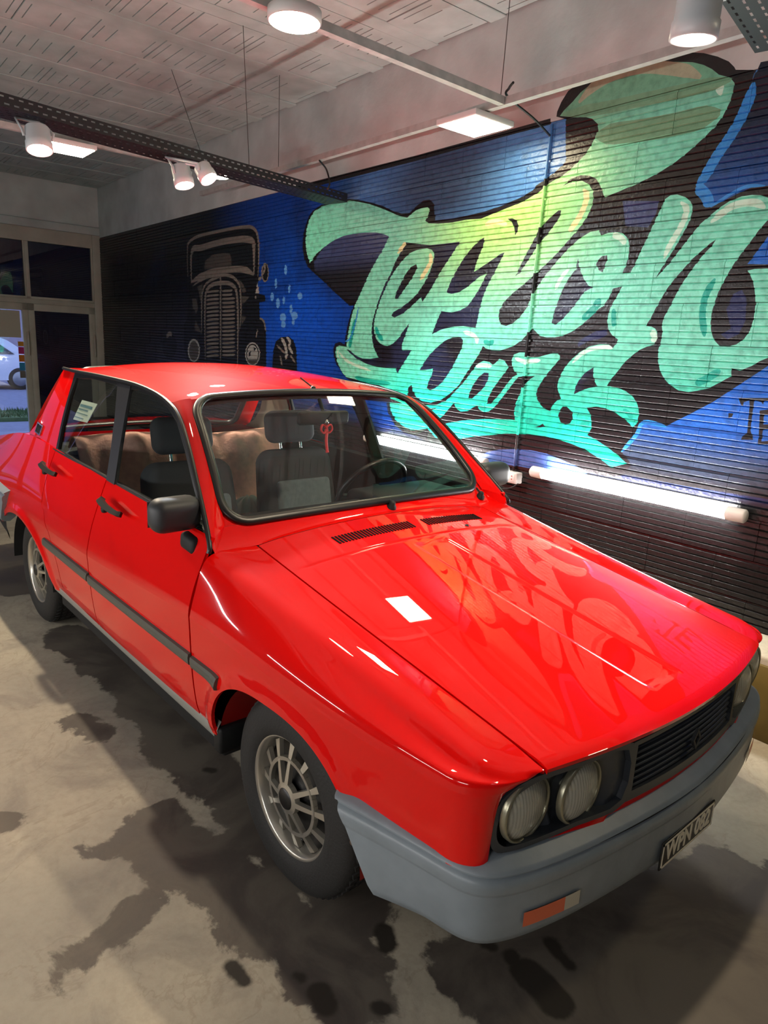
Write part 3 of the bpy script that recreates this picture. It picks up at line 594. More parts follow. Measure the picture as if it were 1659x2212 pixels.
add('hgrey', ell('G', 1210, 668, 42, 108)); add('hot', ell('G', 1212, 668, 30, 92)); S('hgrey', 'G', [1195,580, 1210,620, 1185,690], .03); S('hgrey', 'G', [1135,750, 1170,720], .03); K('hot', ('G', [1090,920, 1120,900, 1210,925, 1215,990, 1150,1000, 1090,970])); S('hgrey', 'G', [1100,930, 1108,960], .03)
S('hwhite', 'G', [1390,1400, 1430,1470, 1450,1560, 1440,1640], .04); S('hwhite', 'G', [1450,1390, 1490,1440, 1480,1500, 1525,1580], .032); S('hgrey', 'G', [1340,1480, 1400,1540, 1440,1580], .02); S('hgrey', 'G', [1380,1600, 1400,1710], .022); S('hgrey', 'G', [1490,1590, 1550,1680], .02); S('hgrey', 'G', [105,1390, 140,1350, 165,1370], .05)
for cx, cy, rx, ry in ((1290,940,20,50), (1420,980,14,45), (1355,1010,22,60), (1410,1170,35,50), (1540,1150,38,45), (1600,930,28,40), (1500,1080,16,60), (1330,790,14,60), (1440,640,16,60), (1480,850,12,50), (1415,1250,26,40), (1525,1220,16,40)): add('splash', ell('G', cx, cy, rx, ry, 10))

# paints
def paint_mat(name, fn, rough=.34):
    m = bpy.data.materials.new(name); m.use_nodes = True; nt = m.node_tree; N = nt.nodes; L = nt.links; b = N['Principled BSDF']; b.inputs['Roughness'].default_value = rough
    geo = N.new('ShaderNodeNewGeometry'); sp = N.new('ShaderNodeSeparateXYZ'); L.new(geo.outputs['Position'], sp.inputs[0])
    class X: pass
    h = X(); h.s = sp.outputs[0]; h.z = sp.outputs[2]; h.pos = geo.outputs['Position']
    def ramp(v, a, c):
        n = N.new('ShaderNodeMapRange'); n.interpolation_type = 'SMOOTHSTEP'; L.new(v, n.inputs[0]); n.inputs[1].default_value = a; n.inputs[2].default_value = c; return n.outputs[0]
    def mix(f, a, c):
        n = N.new('ShaderNodeMix'); n.data_type = 'RGBA'
        L.new(f, n.inputs[0]) if not isinstance(f, float) else setattr(n.inputs[0], 'default_value', f)
        for i, v in ((6, a), (7, c)):
            if isinstance(v, tuple): n.inputs[i].default_value = (*v, 1)
            else: L.new(v, n.inputs[i])
        return n.outputs[2]
    def noise(sc, det=5):
        n = N.new('ShaderNodeTexNoise'); n.inputs['Scale'].default_value = sc; n.inputs['Detail'].default_value = det; L.new(h.pos, n.inputs['Vector']); return n.outputs['Fac']
    def mul(a, c):
        n = N.new('ShaderNodeMath'); n.operation = 'MULTIPLY'; L.new(a, n.inputs[0])
        L.new(c, n.inputs[1]) if not isinstance(c, float) else setattr(n.inputs[1], 'default_value', c); return n.outputs[0]
    def dist(s_, z_, ks=1.0, kz=1.0):
        w = RW((s_, WALL_N, z_)); sb = N.new('ShaderNodeVectorMath'); sb.operation = 'SUBTRACT'; L.new(h.pos, sb.inputs[0]); sb.inputs[1].default_value = tuple(w)
        mm = N.new('ShaderNodeVectorMath'); mm.operation = 'MULTIPLY'; L.new(sb.outputs[0], mm.inputs[0]); mm.inputs[1].default_value = (ks, 0, kz)
        ln = N.new('ShaderNodeVectorMath'); ln.operation = 'LENGTH'; L.new(mm.outputs[0], ln.inputs[0]); return ln.outputs[1]
    h.ramp, h.mix, h.noise, h.mul, h.dist = ramp, mix, noise, mul, dist
    col = fn(h); col = mix(h.ramp(noise(26, 3), .35, .8), col, mix(.35, col, (0.0, 0.0, 0.0))) if not isinstance(col, tuple) else mix(h.ramp(noise(26, 3), .35, .9), col, tuple(.7*c for c in col))
    L.new(col, b.inputs['Base Color'])
    bp = N.new('ShaderNodeBump'); bp.inputs['Strength'].default_value = .5; bp.inputs['Distance'].default_value = .006; L.new(noise(55, 4), bp.inputs['Height']); L.new(bp.outputs[0], b.inputs['Normal'])
    return m
def c_mint(h):
    c = h.mix(h.ramp(h.z, 1.75, 1.15), srgb('#7fe6cb'), srgb('#1cd0b6'))
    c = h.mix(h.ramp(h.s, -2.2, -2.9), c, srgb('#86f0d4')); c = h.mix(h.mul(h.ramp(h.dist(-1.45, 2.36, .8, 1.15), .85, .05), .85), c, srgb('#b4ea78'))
    return h.mix(h.ramp(h.z, 2.62, 2.85), c, srgb('#6fb594'))
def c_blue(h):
    c = h.mix(h.ramp(h.s, -5.4, -4.1), srgb('#020512'), srgb('#0b3f9e'))  # near-black far end: dark paint plus the dim light there, in one colour
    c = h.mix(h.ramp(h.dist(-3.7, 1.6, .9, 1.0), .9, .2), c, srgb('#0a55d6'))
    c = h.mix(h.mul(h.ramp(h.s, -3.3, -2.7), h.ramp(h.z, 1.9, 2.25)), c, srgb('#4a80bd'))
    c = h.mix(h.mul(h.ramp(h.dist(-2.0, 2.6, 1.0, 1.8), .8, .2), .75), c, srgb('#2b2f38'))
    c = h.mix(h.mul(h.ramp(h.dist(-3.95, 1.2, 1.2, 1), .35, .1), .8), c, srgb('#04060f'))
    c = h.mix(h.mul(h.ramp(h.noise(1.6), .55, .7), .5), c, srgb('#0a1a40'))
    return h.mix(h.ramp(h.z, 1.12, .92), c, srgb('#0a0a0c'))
def c_sky(h):
    c = h.mix(h.ramp(h.z, 2.65, 2.05), srgb('#0c1830'), srgb('#0f66c8')); c = h.mix(h.ramp(h.z, 1.55, 1.42), c, srgb('#2470dc'))
    c = h.mix(h.ramp(h.z, 1.32, 1.08), c, srgb('#33435c')); return h.mix(h.ramp(h.z, 1.10, .98), c, srgb('#17181b'))
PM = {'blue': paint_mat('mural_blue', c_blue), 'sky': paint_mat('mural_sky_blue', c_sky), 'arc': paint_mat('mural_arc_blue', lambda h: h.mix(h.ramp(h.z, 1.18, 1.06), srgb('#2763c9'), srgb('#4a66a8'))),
      'black': paint_mat('mural_black', lambda h: srgb('#141216')), 'ink': paint_mat('mural_ink', lambda h: h.mix(h.ramp(h.noise(3), .4, .65), srgb('#14121a'), srgb('#232a48'))),
      'navy_sheen': paint_mat('mural_navy_sheen', lambda h: h.mix(h.ramp(h.z, 2.05, 2.25), srgb('#191b24'), srgb('#3b4a78'))), 'navy_sheen2': paint_mat('mural_navy_streak', lambda h: srgb('#1c2656')), 'mint': paint_mat('mural_mint', c_mint),
      'pale': paint_mat('mural_pale', lambda h: srgb('#c9f5e2')), 'cream': paint_mat('mural_cream', lambda h: srgb('#dfe9b4')), 'beige': paint_mat('mural_beige', lambda h: srgb('#a8b296')), 'olive': paint_mat('mural_olive', lambda h: srgb('#74ab88')), 'teal': paint_mat('mural_teal', lambda h: srgb('#17ab98')),
      'edge': paint_mat('mural_edge_blue', lambda h: srgb('#2f8fe0')), 'hot': paint_mat('mural_car_black', lambda h: srgb('#07090d'), .5), 'glassp': paint_mat('mural_car_glass', lambda h: srgb('#0b1216'), .5), 'hgrey': paint_mat('mural_car_grey', lambda h: srgb('#7c7670'), .5),
      'hgrey2': paint_mat('mural_car_dim', lambda h: srgb('#4e4a45'), .5), 'hwhite': paint_mat('mural_car_white', lambda h: srgb('#a8aaa8'), .5), 'splash': paint_mat('mural_splash', lambda h: srgb('#5f9fe8')), 'conc': whitewash}
PK = list(PM); PL = [PM[k] for k in PK]; PIX = {k: i for i, k in enumerate(PK)}
POLY = []
for k, p in LAY:
    a = np.array(p); POLY.append((PIX[k], p, a[:, 0].min(), a[:, 0].max(), a[:, 1].min(), a[:, 1].max(), a))
def clip_seg(p, q, x0, x1, y0, y1):
    t0, t1 = 0.0, 1.0; dx, dy = q[0]-p[0], q[1]-p[1]
    for pp, qq in ((-dx, p[0]-x0), (dx, x1-p[0]), (-dy, p[1]-y0), (dy, y1-p[1])):
        if abs(pp) < 1e-12:
            if qq < 0: return None
        else:
            r = qq/pp
            if pp < 0: t0 = max(t0, r)
            else: t1 = min(t1, r)
            if t0 > t1: return None
    return (p[0]+dx*t0, p[1]+dy*t0), (p[0]+dx*t1, p[1]+dy*t1)
def paint_patch(x0, x1, y0, y1, lines, base):
    """triangulate a rectangle of the wall along the given level lines and every paint edge crossing it"""
    vs = []; es = []
    for y in lines:
        o = len(vs); vs += [(x0, y), (x1, y)]; es.append((o, o+1))
    n = len(lines); es += [(2*i, 2*i+2) for i in range(n-1)]+[(2*i+1, 2*i+3) for i in range(n-1)]
    near = [P for P in POLY if P[2] < x1 and P[3] > x0 and P[4] < y1 and P[5] > y0]
    for P in near:
        p = P[1]; a = P[6]; m = len(p)
        for i in range(m):
            q, r = p[i], p[(i+1) % m]
            if max(q[0], r[0]) < x0 or min(q[0], r[0]) > x1 or max(q[1], r[1]) < y0 or min(q[1], r[1]) > y1: continue
            c = clip_seg(q, r, x0, x1, y0, y1)
            if c and (abs(c[0][0]-c[1][0])+abs(c[0][1]-c[1][1])) > 2e-4: o = len(vs); vs += [c[0], c[1]]; es.append((o, o+1))
    V, E, F, *_ = delaunay_2d_cdt([Vector((v[0]-x0, v[1]-y0)) for v in vs], es, [], 0, 2e-5)
    V = np.array([(v.x+x0, v.y+y0) for v in V]); F = [tuple(f) for f in F]
    C = np.array([V[list(f)].mean(axis=0) for f in F]); idx = np.full(len(F), PIX[base])
    for P in near: idx[pip(C[:, 0], C[:, 1], P[1])] = P[0]
    return V, F, idx
BH, BL, RIB = .19, .345, .0305
def rib_lines(z0, z1):
    ls = [z0]; dep = [0.0]; k = 0; z = z0
    while z+RIB <= z1+.004:
        e = min(z+RIB, z1); ls += [z+.0030, z+.0235, z+.0268]; dep += [1.0, 1.0, .12]; z = e
    if ls[-1] < z1-1e-4: ls.append(z1); dep.append(0.0)
    return ls, dep
bricks = []
zt_, row = MUR_TOP, 0
while zt_ > LEDGE_Z+.02:
    z1 = zt_; z0 = max(zt_-BH+.0016, LEDGE_Z+.002); s_ = S0+.01-(BL/2 if row % 2 else 0)
    while s_ < 1.6:
        a, c = max(s_, S0+.01), s_+BL-.0016
        if c-a > .03: bricks.append((a, c, z0, z1))
        s_ += BL
    zt_ -= BH; row += 1
def brick_geo(a, c, z0, z1, jit):
    ls, dep = rib_lines(z0, z1); V, F, idx = paint_patch(a, c, z0, z1, ls, 'blue')
    d = np.interp(V[:, 1], ls, dep)*.0068; n = WALL_N-d+.002+jit
    W3 = [tuple(RW((v[0], nn, v[1]))) for v, nn in zip(V, n)]
    nb = len(W3); sides = []
    e = {}
    for f in F:
        for i in range(3): e[(f[i], f[(i+1) % 3])] = 1
    fi = list(idx); FF = list(F)
    for t, f in enumerate(F):
        for i in range(3):
            p, q = f[i], f[(i+1) % 3]
            if (q, p) not in e:
                o = len(W3); W3 += [tuple(RW((V[q][0], WALL_N+.021, V[q][1]))), tuple(RW((V[p][0], WALL_N+.021, V[p][1])))]; FF.append((q, p, o+1, o)); fi.append(idx[t])
    return W3, FF, fi
def fix_faces(me):                                   # faces must look into the room
    bm = bmesh.new(); bm.from_mesh(me)
    flip = [f for f in bm.faces if f.normal.dot(Vector(RN)) > .02]
    if flip: bmesh.ops.reverse_faces(bm, faces=flip)
    bm.to_mesh(me); bm.free()
def near_key(b): return (b[0]+b[1])/2
vis = sorted(bricks, key=lambda b: -((b[0]+b[1])/2 < .62)*10-(b[0]+b[1])/2)
single = [b for b in vis if (b[0]+b[1])/2 < .62][:300]; ss = set(single); rest = [b for b in bricks if b not in ss]
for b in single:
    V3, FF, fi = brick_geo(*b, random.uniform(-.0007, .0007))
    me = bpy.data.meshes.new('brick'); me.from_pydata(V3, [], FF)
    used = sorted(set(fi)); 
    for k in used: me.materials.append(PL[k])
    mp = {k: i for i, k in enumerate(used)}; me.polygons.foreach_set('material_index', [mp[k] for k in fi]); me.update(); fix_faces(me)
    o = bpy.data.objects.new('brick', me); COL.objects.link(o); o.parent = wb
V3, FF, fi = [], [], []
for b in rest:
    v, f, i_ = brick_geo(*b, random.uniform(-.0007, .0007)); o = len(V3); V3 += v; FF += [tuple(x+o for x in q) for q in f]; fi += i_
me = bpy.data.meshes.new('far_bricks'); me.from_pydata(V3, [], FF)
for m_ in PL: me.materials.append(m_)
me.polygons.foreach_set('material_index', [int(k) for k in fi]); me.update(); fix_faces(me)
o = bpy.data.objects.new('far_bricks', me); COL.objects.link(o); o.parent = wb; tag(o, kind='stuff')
# smooth concrete band above the blocks (the flourish of the lettering runs up onto it)
V, F, idx = paint_patch(S0, S1, MUR_TOP+.002, ZC, [MUR_TOP+.002, ZC], 'conc')
V3 = [tuple(RW((v[0], WALL_N-.003, v[1]))) for v in V]; FF = list(F); fi = [int(k) for k in idx]
me = bpy.data.meshes.new('upper_band'); me.from_pydata(V3, [], FF)
for m_ in PL: me.materials.append(m_)
me.polygons.foreach_set('material_index', fi); me.update(); fix_faces(me)
o = bpy.data.objects.new('upper_band', me); COL.objects.link(o); o.parent = wb
md = o.modifiers.new('t', 'SOLIDIFY'); md.thickness = .023; md.offset = -1

# ------------------------------------------------------------------ the red saloon
paint = mat('red_car_paint', (.66, .0010, .0003), .6, coat=1.0, coat_rough=.012, spec=.03)
paint.node_tree.nodes['Principled BSDF'].inputs['Coat IOR'].default_value = 1.40
rubber = mat('black_rubber', srgb('#141414'), .38); tyre_m = mat('tyre_rubber', srgb('#1b1a19'), .75, bump=.2, bscale=120)
blackp = mat('black_plastic', srgb('#131415'), .6, spec=.3); greyp = mat('grey_bumper_plastic', srgb('#767f86'), .42, noise=.10, nscale=14, bump=.05, bscale=60)
darkgrey = mat('dark_grey_plastic', srgb('#2b2f35'), .38); sill_m = mat('grey_sill_plastic', srgb('#85857f'), .55)
mould_m = mat('grey_moulding_rubber', srgb('#4a4a45'), .45); chrome = mat('chrome', srgb('#c8c8c4'), .12, metal=1.0)
alloy = mat('machined_alloy', srgb('#bdb9af'), .30, metal=.85); alloy_blk = mat('black_wheel_paint', srgb('#0d0d0e'), .4)
under = mat('underbody_black', srgb('#0a0a0a'), .9); fabric = mat('grey_seat_cloth', srgb('#7d8990'), .9, noise=.12, nscale=40); fabric2 = mat('black_seat_cloth', srgb('#454548'), .85)
headl = mat('headliner', srgb('#8a8274'), .9); dash_m = mat('dashboard_vinyl', srgb('#17181a'), .55)
blanket_m = mat('salmon_blanket', srgb('#eab6a6'), .95, noise=.12, nscale=30, bump=.3, bscale=60)
wind_g = glass_mat('windscreen_glass', (.95, .965, .955), 1.48, .01); side_g = glass_mat('side_glass', (.78, .83, .82), 1.5, .0)
lens_g = glass_mat('headlamp_glass', (.93, .93, .88), 1.45, .03)
_nt = lens_g.node_tree; _df = _nt.nodes.new('ShaderNodeBsdfDiffuse'); _df.inputs[0].default_value = (.74, .72, .62, 1); _m2 = _nt.nodes.new('ShaderNodeMixShader')
_wv = _nt.nodes.new('ShaderNodeTexWave'); _wv.inputs['Scale'].default_value = 38; _wv.bands_direction = 'Y'; _g2 = _nt.nodes.new('ShaderNodeNewGeometry'); _nt.links.new(_g2.outputs['Position'], _wv.inputs['Vector'])
_mr = _nt.nodes.new('ShaderNodeMapRange'); _mr.inputs[3].default_value = .30; _mr.inputs[4].default_value = .48; _nt.links.new(_wv.outputs['Fac'], _mr.inputs[0]); _nt.links.new(_mr.outputs[0], _m2.inputs[0])
_o = [n for n in _nt.nodes if n.type == 'OUTPUT_MATERIAL'][0]; _src = _o.inputs[0].links[0].from_socket; _nt.links.new(_src, _m2.inputs[1]); _nt.links.new(_df.outputs[0], _m2.inputs[2]); _nt.links.new(_m2.outputs[0], _o.inputs[0]); amber = mat('amber_lens', srgb('#c2512a'), .3); clear_l = mat('clear_lens', srgb('#a7a294'), .3)
red_in = mat('red_inner_panel', (.30, .006, .004), .5)
car = empty('car', (-1.3, 0, 0))
tag(car, 'red four-door saloon car with grey bumpers and a black grille', 'car')

# ---- side surfaces (values are for the near side: y negative)
zc_f = spline([-3.45, -2.6, -1.74, -1.0, -.42, 0, .4, .7], [.66, .655, .665, .695, .72, .70, .682, .685])
yc_f = spline([-3.5, -3.1, -2.4, -1.6, -.8, -.455, -.2, 0, .2, .4, .55, .70], [.735, .775, .797, .803, .803, .80, .796, .790, .779, .762, .745, .727])
zb_f = spline([-3.5, -3.0, -2.6, -2.05, -1.3, -.45], [.875, .955, 1.008, 1.004, .972, .952])
yb_f = spline([-3.5, -3.0, -2.6, -2.05, -1.3, -.45], [.64, .675, .70, .703, .712, .716])
zg_f = spline([-.455, -.09, .31, .55, .715, .80], [.904, .842, .777, .738, .712, .700])
def cr1(P, t):
    n = len(P)-1; x = min(max(t, 0), 1)*n; i = min(int(x), n-1); f = x-i
    p0, p1, p2, p3 = P[max(i-1, 0)], P[i], P[i+1], P[min(i+2, n)]
    return [.5*((2*b)+(-a+c)*f+(2*a-5*b+4*c-d)*f*f+(-a+3*b-3*c+d)*f**3) for a, b, c, d in zip(p0, p1, p2, p3)]
@functools.lru_cache(None)
def sec_door(x):
    yc, zc, yb, zb = float(yc_f(x)), float(zc_f(x)), float(yb_f(x)), float(zb_f(x))
    def up(w): return (yc-.003-(yc-yb)*w**1.35, zc+.012+(zb-zc-.012)*w)
    return [(yc-.042, .335), (yc-.022, .40), (yc-.008, .52), (yc-.001, zc-.035), (yc, zc-.006), up(.06), up(.35), up(.68), (yb, zb)]
FEND_Y = [.668, .672, .674, .662, .630, .604, .590, .576, .562]; FEND_Z = [.335, .40, .515, .648, .679, .689, .695, .701, .704]
def xf(y): return .792-.235*y*y-.10*max(0, abs(y)-.60)
UB = .85
@functools.lru_cache(None)
def sec_fender(u):
    out = []; x0 = -.452; x1 = .585
    for k in range(9):
        x = x0+min(u/UB, 1)*(x1-x0); yc, zc, zg = float(yc_f(x)), float(zc_f(x)), float(zg_f(x)); bl = max(0, 1-(x+.452)/.9)**2
        y, z = [(yc-.045, .335), (yc-.022, .40), (yc-.008, .52), (yc-.001, zc-.035), (yc-.001, zc-.006),
                (yc-.006-.35*(zg-zc)*.18, zc+(zg-zc)*.33), (.706+(yc-.75)*.35+.026*bl, zg-.028), (.665+.03*bl, zg+.001), (.562, zg)][k]
        if u > UB:
            t = min(1, (u-UB)/(1-UB))*math.pi/2; xe = xf(FEND_Y[k])+.005
            if k >= 7: f = (u-UB)/(1-UB); x = x1+(xe-x1)*f; zz = float(zg_f(x)); y = y+(FEND_Y[k]-y)*f**3; z = (zz+(z-float(zg_f(x1))))*(1-f**3)+FEND_Z[k]*f**3
            else: x = x1+(xe-x1)*math.sin(t); y = FEND_Y[k]+(y-FEND_Y[k])*math.cos(t); z = FEND_Z[k]+(z-FEND_Z[k])*math.cos(t)**.8 if math.cos(t) > 1e-9 else FEND_Z[k]
        out.append((x, y, z))
    return out
def arch_pts(kind):
    cx, a, e1 = (-.003, .347, 2.6) if kind == 'f' else (-2.441, .475, 1.9)
    return [(cx-a*math.cos(math.pi*k/60), .295+.308*(1-abs(math.cos(math.pi*k/60))**e1)**.4545) for k in range(61)]
ARCH = {k: np.array(arch_pts(k)) for k in 'fr'}; FINE = {k: np.array(resample([tuple(p) for p in ARCH[k]], (.002, .002), False)) for k in 'fr'}
def flare(x, z):
    best = 9
    for k in 'fr':
        A = FINE[k]
        if A[0, 0]-.1 < x < A[-1, 0]+.1: best = min(best, float(np.min(np.hypot(A[:, 0]-x, A[:, 1]-z))))
    return .015*math.exp(-((best-.014)/.028)**2)
def P_door(x, s):
    y, z = cr1(sec_door(x), s); return np.array((x, -(y+flare(x, z)), z))
def P_fend(u, s):
    x, y, z = cr1(sec_fender(u), s); return np.array((x, -(y+flare(x, z)), z))
def s_of_z(P, a, z):
    lo, hi = 0.0, .8
    for _ in range(30):
        m = (lo+hi)/2
        if P(a, m)[2] < z: lo = m
        else: hi = m
    return (lo+hi)/2
# front fenders
u_of = lambda x: (x+.452)/(.585+.452)*UB
arch_us = [(u_of(x), s_of_z(P_fend, u_of(x), z)) for x, z in ARCH['f'] if z > (.345 if x < 0 else .45)]
out = [(0, 0)]+[(arch_us[0][0], 0)]+arch_us+[(1, .19), (1, .25), (1, .5), (1, .75), (1, 1), (.5, 1), (0, 1), (0, .5)]
panel('front_fender', P_fend, out, [], (.015, .018), paint, car, mirror=True, flip=False)
# doors and quarters
def zs(x, z): return (x, s_of_z(P_door, x, z))
fd = [(-1.372, 0), (-.462, 0), (-.462, 1), (-1.0, 1), (-1.372, 1)]
doors_f = panel('front_door', P_door, fd, [], (.035, .035), paint, car, mirror=True, flip=False)
rear_edge = [(-2.048, 1), (-2.066, .86), (-2.05, .70), (-1.985, s_of_z(P_door, -1.985, .70)), (-1.90, s_of_z(P_door, -1.9, .62)), (-1.845, s_of_z(P_door, -1.845, .52)), (-1.822, s_of_z(P_door, -1.822, .42)), (-1.818, 0)]
re_ = [tuple(p) for p in catmull(rear_edge, 4)]
doors_r = panel('rear_door', P_door, re_[::-1]+[(-1.7, 1), (-1.380, 1), (-1.380, 0)], [], (.035, .035), paint, car, mirror=True, flip=False)
ra = [zs(x, z) for x, z in ARCH['r'] if z > .345]
q_edge = [(x-.007, s) for x, s in re_]
ra = [p for p in ra if P_door(*p)[2] > .47 or p[0] > -2.4]
quarter = [zs(-3.44, .50), zs(-3.1, .49)]+ra+[(ra[-1][0], 0), (-1.828, 0)]+q_edge[::-1][1:]+[(-2.4, 1), (-3.0, 1), (-3.44, 1)]
quarters = panel('rear_quarter', P_door, quarter, [], (.022, .022), paint, car, mirror=True, flip=False)
# black shell behind the gaps
panel('inner_shell', P_door, [(-3.42, 0), (-2.93, 0), (-2.93, .5), (-1.95, .5), (-1.95, 0), (-.452, 0), (-.452, .72), (-.50, .90), (-3.42, .95)], [], (.12, .1), under, car, flange=0, offset=-.022, mirror=True)
panel('inner_shell', P_fend, [(0, 0), (u_of(-.36), 0), (u_of(-.36), .52), (u_of(.38), .52), (u_of(.38), 0), (.97, 0), (.97, .99), (0, .99)], [], (.08, .08), under, car, flange=0, offset=-.022, mirror=True)

# ---- hood
crown_f = spline([-.46, -.25, .2, .6, .8], [.040, .037, .031, .024, .021])
def x_lip(y): return .802-.245*y*y
def hood_z(x, y):
    a = abs(y); w = max(0.0, 1-(a/.56)**2)
    z = float(zg_f(x))+float(crown_f(x))*w**.8
    xl = x_lip(y); z -= .007*max(0, (x-(xl-.03))/.03)**2
    if a < .52: z -= .0035*math.exp(-((x+.245)/.006)**2)*min(1, (.52-a)/.02)
    if -.21 < x < .70:
        t = min(1, max(0, (.085-a)/.014))*min(1, (x+.21)/.02)*min(1, (.70-x)/.02); z -= .0045*t
    return z
def P_hood(u, y):
    x = -.447+u*(x_lip(y)+.447); return np.array((x, y, hood_z(x, y)))
ys_h = sorted(set([round(v, 4) for v in np.linspace(-.556, .556, 82)]+[-.087, -.083, -.079, -.075, -.071, -.067, .067, .071, .075, .079, .083, .087]))
us_h = sorted(set([round(v, 5) for v in np.linspace(0, 1, 110)]+[round((x+.447)/1.24, 5) for x in np.linspace(-.262, -.228, 13)]))
b = MB(); vs = [P_hood(u, y) for u in us_h for y in ys_h]; ny = len(ys_h)
b.add(vs, [(i*ny+j, (i+1)*ny+j, (i+1)*ny+j+1, i*ny+j+1) for i in range(len(us_h)-1) for j in range(ny-1)], True)
def skirt(loop, dv):
    o = len(b.v); b.add([b.v[i] for i in loop]+[tuple(np.array(b.v[i])+dv) for i in loop], [(k+1, k, len(loop)+k, len(loop)+k+1) for k in range(len(loop)-1)], True)
nU = len(us_h)
skirt([(nU-1)*ny+j for j in range(ny)], np.array((-.004, 0, -.013)))
skirt([j for j in range(ny)][::-1], np.array((0, 0, -.012))); skirt([i*ny for i in range(nU)], np.array((0, 0, -.012))); skirt([i*ny+ny-1 for i in range(nU)][::-1], np.array((0, 0, -.012)))
hood = b.build('hood', paint, car)
slot_m = mat('vent_slot_dark', srgb('#120202'), .8, spec=.1)
for (ya, yb_) in ((-.325, .035), (.095, .405)):
    nsl = int((yb_-ya)/.0138)
    for k in range(nsl):
        y = ya+(k+.5)*(yb_-ya)/nsl
        MB().add([(x, y+sg*.0037, hood_z(x, y)+.0022) for x in (-.365, -.315) for sg in (-1, 1)]+[(x, y+sg*.0037, hood_z(x, y)-.004) for x in (-.365, -.315) for sg in (-1, 1)],
                 [(0, 1, 3, 2), (0, 2, 6, 4), (1, 5, 7, 3), (0, 4, 5, 1), (2, 3, 7, 6)]).build('vent_slot', slot_m, hood)
MB().lathe([(0, .006), (.006, .006), (.009, 0)], (-.27, .26, hood_z(-.27, .26)-.001), (0, 0, 1), 12).build('washer_jet', blackp, hood)

# ---- scuttle between hood and windscreen
def ws_bot(y): return np.array((-.531+.004*(1-(y/.63)**2), y, .961))
def ws_top(y): return np.array((-.956-.010*(1-(y/.54)**2), y, 1.336+.014*(1-(y/.54)**2)))
def P_ws(y_, h, out=0.0):
    """windscreen surface: y_ = -1..1 across, h = 0..1 up"""
    yb2 = .640*y_; yt2 = .546*y_; p = ws_bot(yb2)*(1-h)+ws_top(yt2)*h
    bow = .012*(1-y_*y_)+.018*(1-(2*h-1)**2); return p+np.array((.66, 0, .75))*(bow+out)
def P_cowl(u, w):
    y = (w*2-1); yy = y*(.640+.072*u); a = P_ws(y, 0)*1.0; a = np.array((a[0], .640*y, a[2]-.002))
    bx = -.451; bz = hood_z(-.447, max(-.556, min(.556, .712*y))) if abs(.712*y) < .556 else float(zg_f(-.452))+.001-.004*max(0, (abs(.712*y)-.64)/.07)**2
    e = np.array((bx, .712*y, bz)); p = a*(1-u)+e*u; p[2] += -.012*math.sin(math.pi*u); return p
MB().grid(P_cowl, 10, 90).build('scuttle_panel', paint, car)
for y in (.07, .60):
    z0 = P_cowl(.30, (y/.66+1)/2)
    w = MB().lathe([(.020, -.004), (.019, .006), (.013, .012), (.012, .022), (.006, .027), (0, .028)], tuple(z0), (.3, 0, 1), 16).build('wiper_spindle', blackp, car)
    MB().tube([z0+np.array((-.002, 0, .02)), z0+np.array((-.028, .004, .036))], .004, 6).build('spindle_stub', blackp, w)

# ---- windscreen, seal, pillars, roof
def rrect(x0, x1, y0, y1, r, n=6):
    o = []
    for cx, cy, a0 in ((x1-r[0], y1-r[1], 0), (x0+r[0], y1-r[1], 90), (x0+r[0], y0+r[1], 180), (x1-r[0], y0+r[1], 270)):
        for k in range(n+1):
            t = math.radians(a0+90*k/n); o.append((cx+r[0]*math.cos(t), cy+r[1]*math.sin(t)))
    return o
ws_out = rrect(-.985, .985, .012, .988, (.14, .17))
panel('windscreen', lambda a, h: P_ws(a, h), ws_out, [], (.12, .12), wind_g, car, flange=0)
loop = [P_ws(a*1.0, h, .004) for a, h in resample(rrect(-.99, .99, .005, .995, (.15, .18), 8), (.06, .06))]
MB().tube(loop+[loop[0]], .017, 8, cap=False, flat=.6).build('windscreen_seal', rubber, car)
panel('windscreen_surround', lambda a, h: P_ws(a, h), [(-1.0, 0), (1.0, 0), (1.0, 1.0), (-1.0, 1.0)], [ws_out], (.12, .12), paint, car, flange=0, offset=-.003)
YG = lambda z: .715-.30*(z-.955)
gut = [(-2.235, 1.372), (-2.053, 1.368), (-1.804, 1.368), (-1.51, 1.365), (-1.303, 1.359), (-1.116, 1.342), (-.979, 1.315), (-.881, 1.278), (-.756, 1.19), (-.625, 1.080), (-.527, .995), (-.457, .928), (-.4505, .904)]
gutS = [np.array(p) for p in catmull(gut, 6)]
gx = [g[0] for g in gutS]
ze_f = spline([-2.25, -2.05, -1.8, -1.5, -1.3, -1.116, -.979, -.93], [1.371, 1.368, 1.368, 1.365, 1.359, 1.342, 1.318, 1.305])
zc_r = spline([-2.25, -2.0, -1.7, -1.4, -1.2, -1.05, -.95], [1.392, 1.424, 1.431, 1.419, 1.399, 1.372, 1.347])
def roof_front(y): return float(ws_top(min(.546, abs(y)))[0])+.004-.05*max(0, (abs(y)-.53)/.07)
def P_roof(u, w):
    yy = (w*2-1); x = -2.24+u*(roof_front(yy*.60)+2.24)
    hw = YG(float(ze_f(x)))-.004; y = yy*hw; a = abs(yy)
    f = 1-a**2.6; fr = max(0, 1-(x+2.24)/.12)
    z = float(ze_f(x))+(float(zc_r(x))-float(ze_f(x)))*f-.012*fr*fr
    if a > .9: z -= .004*((a-.9)/.1)**2
    return np.array((x, y, z))
roof = MB().grid(P_roof, 60, 60).build('roof', paint, car)
def P_in(u, w): return P_roof(.03+.95*u, .03+.94*w)-np.array((0, 0, .03))
MB().grid(P_in, 16, 16).build('headliner', headl, car)
